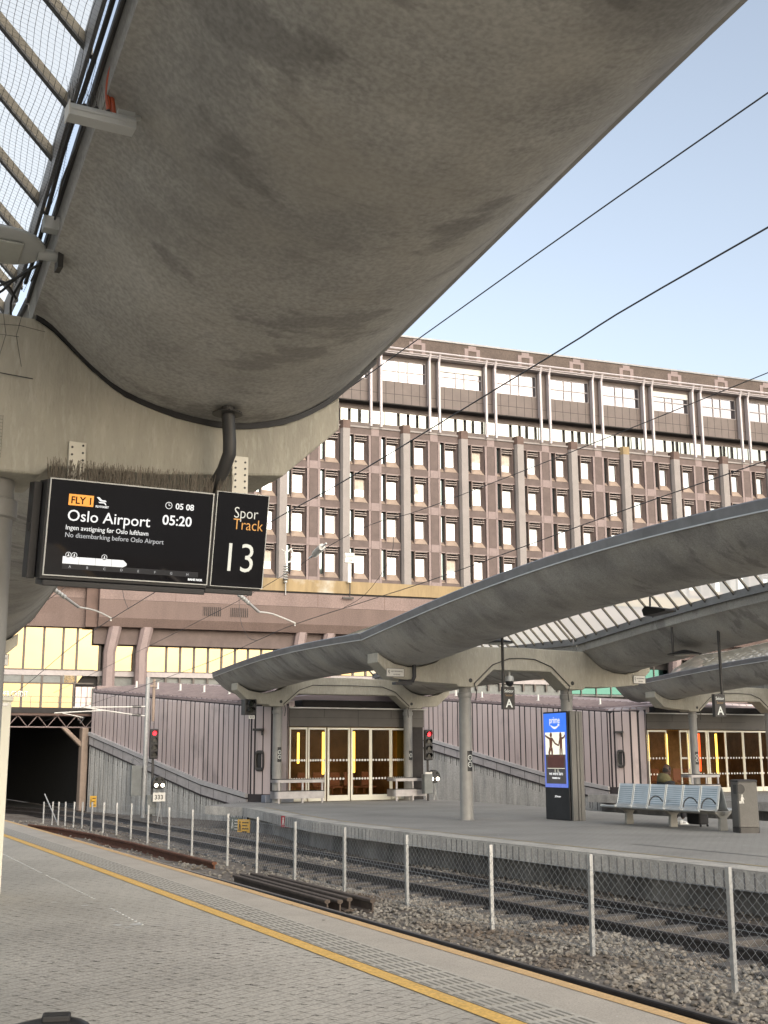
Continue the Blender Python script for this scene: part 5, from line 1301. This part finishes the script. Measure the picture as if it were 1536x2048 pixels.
m.build('head','skin',T,smooth=60)
m=MB(); rg=[]
for j in range(9):
    ph=math.pi/2*j/8; rg.append([(.062+.104*math.cos(ph)*math.cos(a)-(.0),.088*math.cos(ph)*math.sin(a),1.265+(.122*math.sin(ph)) - (.055*(math.cos(ph)) if math.cos(a)<.2 else 0)) for a in [k*math.pi/10 for k in range(20)]])
m.loft(rg); m.build('hair','hair',T,smooth=60)
pts=[(0,0,.50),(-.02,0,.68),(-.03,0,.86),(-.02,0,1.00),(0,.17,.98),(.02,.25,.80),(.16,.22,.64),(.32,.12,.62),(0,-.17,.98),(.02,-.25,.80),(.16,-.22,.64),(.32,-.12,.62)]
ed=[(0,1),(1,2),(2,3),(3,4),(4,5),(5,6),(6,7),(3,8),(8,9),(9,10),(10,11)]
skin('jacket','dark cloth',T,pts,ed,[.17,.165,.17,.13,.085,.07,.06,.05,.085,.07,.06,.05])
m=MB(); rg=[]
for j,(z,r_,dx) in enumerate(((.94,.15,-.01),(1.0,.175,-.015),(1.06,.165,-.02),(1.12,.135,-.015),(1.15,.10,0),(1.12,.085,.01))):
    rg.append([(dx+r_*math.cos(a)*.92,r_*1.12*math.sin(a),z+.035*math.cos(a+math.pi)) for a in [k*math.pi/10 for k in range(20)]])
m.loft(rg); m.build('hood','olive cloth',T,smooth=70)
for s,dx in ((1,.0),(-1,-.02)):
    pts=[(.02,s*.10,.55),(.42,s*.13,.52),(.40+dx*2,s*.14,.14)]; skin('trouser_leg','trousers',T,pts,[(0,1),(1,2)],[.10,.085,.065])
    for k in range(4):
        h=None
    # hand with fingers
    hp=(.32,s*.12,.62); m=MB(); m.ball((.36,s*.10,.615),(.045,.04,.022),10,6)
    for q in range(4): 
        y=s*(.125-.020*q); m.tube([(.385,y,.615),(.425+.006*(q in(1,2)),y-s*.006,.605),(.44+.006*(q in(1,2)),y-s*.010,.585)],[.0095,.0085,.007],6)
    m.tube([(.35,s*.065,.61),(.385,s*.045,.605),(.405,s*.045,.60)],[.011,.010,.008],6); m.build('hand','skin',T,smooth=60)
    sx=.37+dx*2; m=MB(); rg=[]
    for x,w,h in ((-.09,.030,.06),(-.07,.042,.095),(-.02,.043,.10),(.05,.045,.075),(.12,.048,.055),(.18,.042,.042),(.20,.02,.025)):
        rg.append([(sx+x,s*.14+w*math.cos(a),.012+(h if math.sin(a)>0 else .012)*math.sin(a)*1.0+.0) for a in [k*math.pi/7 for k in range(14)]])
    m.loft(rg); sh=m.build('shoe','white shoe',T,smooth=50)
    m=MB()
    for q in range(3):
        m.add([(sx-.01+q*.035,s*.14-.049,.03),(sx+.006+q*.035,s*.14-.049,.03),(sx+.03+q*.03,s*.14-.040,.082-.012*q),(sx+.014+q*.03,s*.14-.040,.082-.012*q)],[(0,1,2,3)])
    m.build('shoe_stripes','black plastic',sh)
T=thing('travel_bag','small dark wheeled bag standing on the ground beside the seated person','bag',S(19.0,21.60,0))
m=MB(); m.box(-.14,.14,-.22,.22,.05,.36); m.build('body','dark cloth',T,bevel=.04)
m=MB()
for x in (-.1,.1): m.tube([(x,-.19,.03),(x+.02,-.19,.03)],.03,8)
m.build('wheels','black plastic',T); m=MB(); m.tube([(-.05,.1,.36),(-.05,.1,.42),(.05,.1,.42),(.05,.1,.36)],.012,6); m.build('handle','black plastic',T)
# --- sector signs hanging on poles
def sector(label,v,u,z1,ztop):
    T=thing('sector_sign',label,'sign',S(v,u,z1),group='sector A signs')
    m=MB(); m.box(-.16,.16,-.05,.05,-.52,.0); sb=m.build('sign_box','sign box',T,bevel=.006)
    m=MB(); m.tube([(-.12 if v<18 else .12,0,0),(-.12 if v<18 else .12,0,ztop-z1)],.035,8); m.build('pole','dark steel',T)
    text('lettering','Sektor',.105,'sign text',sb,(0,-.052,-.13),align='CENTER',sx=.9); text('lettering','Sector',.085,'sector amber',sb,(0,-.052,-.22),align='CENTER',sx=.9); text('lettering','A',.27,'sign text',sb,(0,-.052,-.47),align='CENTER',fat=.004)
sector('dark sector A sign hanging on a pole left of the right platform column',15.25,23.6,3.17,4.35)
sector('dark sector A sign hanging on a pole right of the totem under the right trough',19.65,21.4,2.98,4.72)
# dome camera, speakers, lamps under the middle canopy
T=thing('dome_camera','black dome camera hanging under the middle of the canopy beam','camera',S(17.25,26.6,3.78)); m=MB(); m.tube([(0,0,0),(0,0,-.12)],.03,8); m.lathe([(.09,-.12),(.12,-.17),(.12,-.26)],n=16); m.build('housing','light grey metal',T,smooth=40); m=MB(); m.ball((0,0,-.27),(.115,.115,.13),14,8); m.build('dome','black plastic',T,smooth=60)
def ufo(label,v,u,z,ztop):
    T=thing('dish_lamp',label,'lamp',S(v,u,z),group='dark dish lamps under the troughs'); m=MB(); m.lathe([(.02,.10),(.20,.06),(.42,.0),(.40,-.02),(.05,-.03)],n=24); m.build('dish','black metal',T,smooth=40); m=MB(); m.tube([(-.35,0,.02),(-.35,0,ztop-z)],.03,6); m.build('hanger','dark steel',T)
    m=MB(); m.lathe([(.30,-.022),(.28,-.04)],(0.06,0,0),20); m.build('lens','lamp lens',T)
ufo('dark dish lamp hanging low under the right trough beside the second sector sign',19.75,22.6,4.02,4.66)
ufo('dark dish lamp tucked under the left trough above the middle beam',15.55,24.5,4.30,4.6)
T=thing('flood_lamp','dark flat floodlight at the glass edge of the left trough, high on the right','lamp',S(15.6,18.6,4.42)); m=MB(); m.prism([(-.42,.0),(.2,.12),(.3,.05),(.25,-.08),(-.42,-.05)],-.14,.14,'x'); m.build('body','black metal',T,bevel=.01); m=MB(); m.tube([(0,.2,.05),(.1,.3,.4)],.02,6); m.build('bracket','dark steel',T)
T=thing('small_lamp','small pale tube lamp on the right trough near the second sector sign','lamp',S(19.75,20.1,4.72)); m=MB(); m.box(-.06,.06,-.2,.2,-.1,0); m.build('body','flashing trim',T,bevel=.02); m=MB(); m.tube([(0,0,0),(0,0,.22)],.02,6); m.build('bracket','dark steel',T)
# drainpipes of the middle canopy
for lab,v,u in (('black drainpipe bend at the left trough of the middle beam',14.25,26.33),):
    T=thing('drainpipe',lab,'pipe',S(v,u,3.86)); m=MB(); m.tube([(0,0,.05),(0,0,-.32),(-.05,0,-.42),(-.2,.02,-.44),(-.42,.02,-.44)],.05,10); m.box(-.55,-.1,-.06,.16,-.52,-.46); m.build('pipe','black metal',T,smooth=40)
# no smoking stickers on columns (circles)
def stickers(label,v,u,z,n=2,r=.165,ang=-60):
    T=thing('no_smoking_sign',label,'sign',S(v,u,z),group='no smoking plates on the columns'); T.rotation_euler=(0,0,STN+R(ang))
    m=MB()
    rg=[[(r*1.02*math.sin(a)+0,-r*1.02*math.cos(a),zz) for a in [R(-28)+R(56)*k/8 for k in range(9)]] for zz in (-.17*n,.17)]; m.loft(rg,closed=False); p_=m.build('plate','black plastic',T)
    for k in range(n):
        m=MB()
        def cc(x,z): a=x/(r*1.03); return (r*1.03*math.sin(a),-r*1.03*math.cos(a),z)
        for q in range(24):
            a0,a1=q*math.pi/12,(q+1)*math.pi/12
            m.add([cc(.070*math.cos(a0),-.17*k+.07*math.sin(a0)),cc(.070*math.cos(a1),-.17*k+.07*math.sin(a1)),cc(.056*math.cos(a1),-.17*k+.056*math.sin(a1)),cc(.056*math.cos(a0),-.17*k+.056*math.sin(a0))],[(0,1,2,3)])
        for x0,z0,x1,z1 in ((-.035,-.012,.030,.008),): m.add([cc(x0,z0-.17*k),cc(x1,z0-.17*k),cc(x1,z1-.17*k),cc(x0,z1-.17*k)],[(0,1,2,3)])
        m.add([cc(-.045,.04-.17*k),cc(-.036,.047-.17*k),cc(.048,-.040-.17*k),cc(.039,-.047-.17*k)],[(0,1,2,3)])
        m.build('pictogram','sign text',p_)
stickers('black plate with two no smoking circles on the thick left column of the middle canopy',15.95,26.73,1.55,ang=10)
stickers('black plate with two no smoking circles on the column left of the glass doors',15.98,39.75,1.75,ang=10)
stickers('single no smoking plate on the column right of the glass doors',21.22,39.75,1.62,1,ang=10)
stickers('black plate with two no smoking circles on the column of the farther canopy at right',33.9,38.5,1.55,ang=-8)
# guard rails around the door columns
def guard(label,v0,v1,u,group='tubular guard rails by the doors',wrap=-1):
    T=thing('guard_rail',label,'railing',S(v0,u,0),group=group); w=v1-v0
    def lane(z0,z1,d,name):
        m=MB(); pth=[(w,0)]+[(.12-.12*math.sin(a)*1.0,.12-.12*math.cos(a)) for a in [0,.5,1.0,1.57]]+[(0,.55)] if wrap<0 else [(0,0)]+[(w-.12+.12*math.sin(a),.12-.12*math.cos(a)) for a in [0,.5,1.0,1.57]]+[(w,.55)]
        m.loft([[(x-0,y-d,z0),(x,y+d,z0),(x,y+d,z1),(x,y-d,z1)] for x,y in pth]); m.build(name,'trim',T)
        m=MB(); m.loft([[(x-0,y-d*1.15,z1+.004),(x,y+d*1.15,z1+.004),(x,y+d*1.15,z1+.034),(x,y-d*1.15,z1+.034)] for x,y in pth]); m.build('rubber_cap','black plastic',T)
    lane(.70,.80,.035,'top_rail'); lane(.16,.40,.04,'bump_rail')
    for x in (.1,w*.55,w-.06):
        m=MB(); m.box(x-.03,x+.03,.0,.05,0,.72); m.build('post','trim',T)
guard('grey guard rail with rubber caps wrapped round the column left of the glass doors',15.75,17.55,39.2)
guard('grey guard rail with rubber caps before the column right of the glass doors',20.35,21.75,39.2)
guard('grey guard rail before the farther glass doors at right',33.1,34.6,37.9)
# plates on the nosing of the opposite platform
def plate(name,label,cat,v,u,z,w,h,mat,lines,icon=True,ang=None):
    T=thing(name,label,cat,S(v,u,z)); 
    if ang is not None: T.rotation_euler=(0,0,STN+ang)
    m=MB(); m.box(0,w,-.02,0,0,h); p_=m.build('panel',mat,T,bevel=.004); m=MB()
    if icon: m.prism([(.10*w,.2*h),(.16*w,.2*h),(.2*w,.55*h),(.24*w,.2*h),(.28*w,.22*h),(.23*w,.7*h),(.15*w,.7*h)],-.026,-.022,'y'); m.disc((.19*w,-.022,.8*h),.05*w,(0,-1,0),.004,10)
    for k in range(lines): m.box(.38*w,(.9-.1*(k%2))*w,-.024,-.021,h*(.80-.62*k/max(1,lines-1))-h*.05,h*(.80-.62*k/max(1,lines-1))+h*.02)
    m.build('printing','black plastic' if mat=='amber plate' else 'white paint',p_)
pa=R(-63)
plate('notice','yellow warning notice under the edge of the opposite platform end','notice',13.35,36.42,-.78,.52,.45,'amber plate',4,ang=pa)
plate('notice','dark green notice left of the yellow one under the platform edge','notice',13.42,37.28,-.74,.48,.43,'green plate',4,ang=pa)
plate('notice','small red notice on the nosing of the opposite platform','notice',12.70,31.2,-.30,.55,.30,'red plate',2,ang=R(-75))
plate('notice','red notice on the nosing of the farther platform behind the bin','notice',30.47,30.6,-.38,1.3,.40,'red plate',2,ang=R(-85))
plate('notice','small amber plate on the tunnel side wall beyond the wire fence','notice',12.25,51.5,-.45,.30,.45,'amber plate',3,ang=R(-40))
# grey service post at the right edge
T=thing('service_post','slim grey service post at the right edge before the farther doors','post',S(31.2,29.5,0)); m=MB(); m.box(-.11,.11,-.11,.11,0,2.35); m.build('post','column paint',T,bevel=.01); m=MB(); m.box(-.13,.13,-.13,.13,2.0,2.38); m.build('head','dark steel',T,bevel=.01)
# cream cabinet at the left edge of the near platform
T=thing('cream_cabinet','tall cream panel cabinet at the left edge of the near platform','cabinet',S(2.62,15.2,0)); m=MB(); m.box(-1.1,-.02,0,.25,0,2.28); m.build('body','cream paint',T,bevel=.012); m=MB(); m.box(-1.12,0,-.02,.27,2.28,2.34); m.build('cap','cream paint',T,bevel=.01)
m=MB(); m.box(-.24,-.06,-.012,-.004,2.22,2.255); m.build('handle','flashing trim',T)
# black suitcase grip in the bottom left corner
T=thing('suitcase','black suitcase with its telescopic grip raised, cut by the bottom edge at left','suitcase',(-.625,2.36,.046),rz=R(12))
m=MB(); rg=[]
for x,w,h in ((-.075,.018,.010),(-.068,.026,.016),(-.045,.030,.021),(-.012,.033,.026),(.03,.033,.027),(.052,.030,.021),(.066,.024,.014),(.072,.014,.008)): rg.append([(x,w*math.cos(a),1.052+h*(math.sin(a)*(1.0 if math.sin(a)>0 else .8))) for a in [k*math.pi/9 for k in range(18)]])
m.loft(rg); m.build('grip','black plastic',T,smooth=45); m=MB(); m.box(-.018,.034,-.020,.020,1.070,1.084); m.build('release_button','rubber',T,bevel=.004)
m=MB()
for x in (-.055,.055): m.tube([(x,0,.62),(x,0,1.045)],.008,8)
m.build('tubes','dark steel',T); m=MB(); m.box(-.19,.19,-.13,.13,.06,.62); m.build('body','dark cloth',T,bevel=.04)
m=MB()
for x in (-.15,.15):
    for y in (-.09,.09): m.tube([(x-.012,y,.03),(x+.012,y,.03)],.03,10)
m.build('wheels','rubber',T)
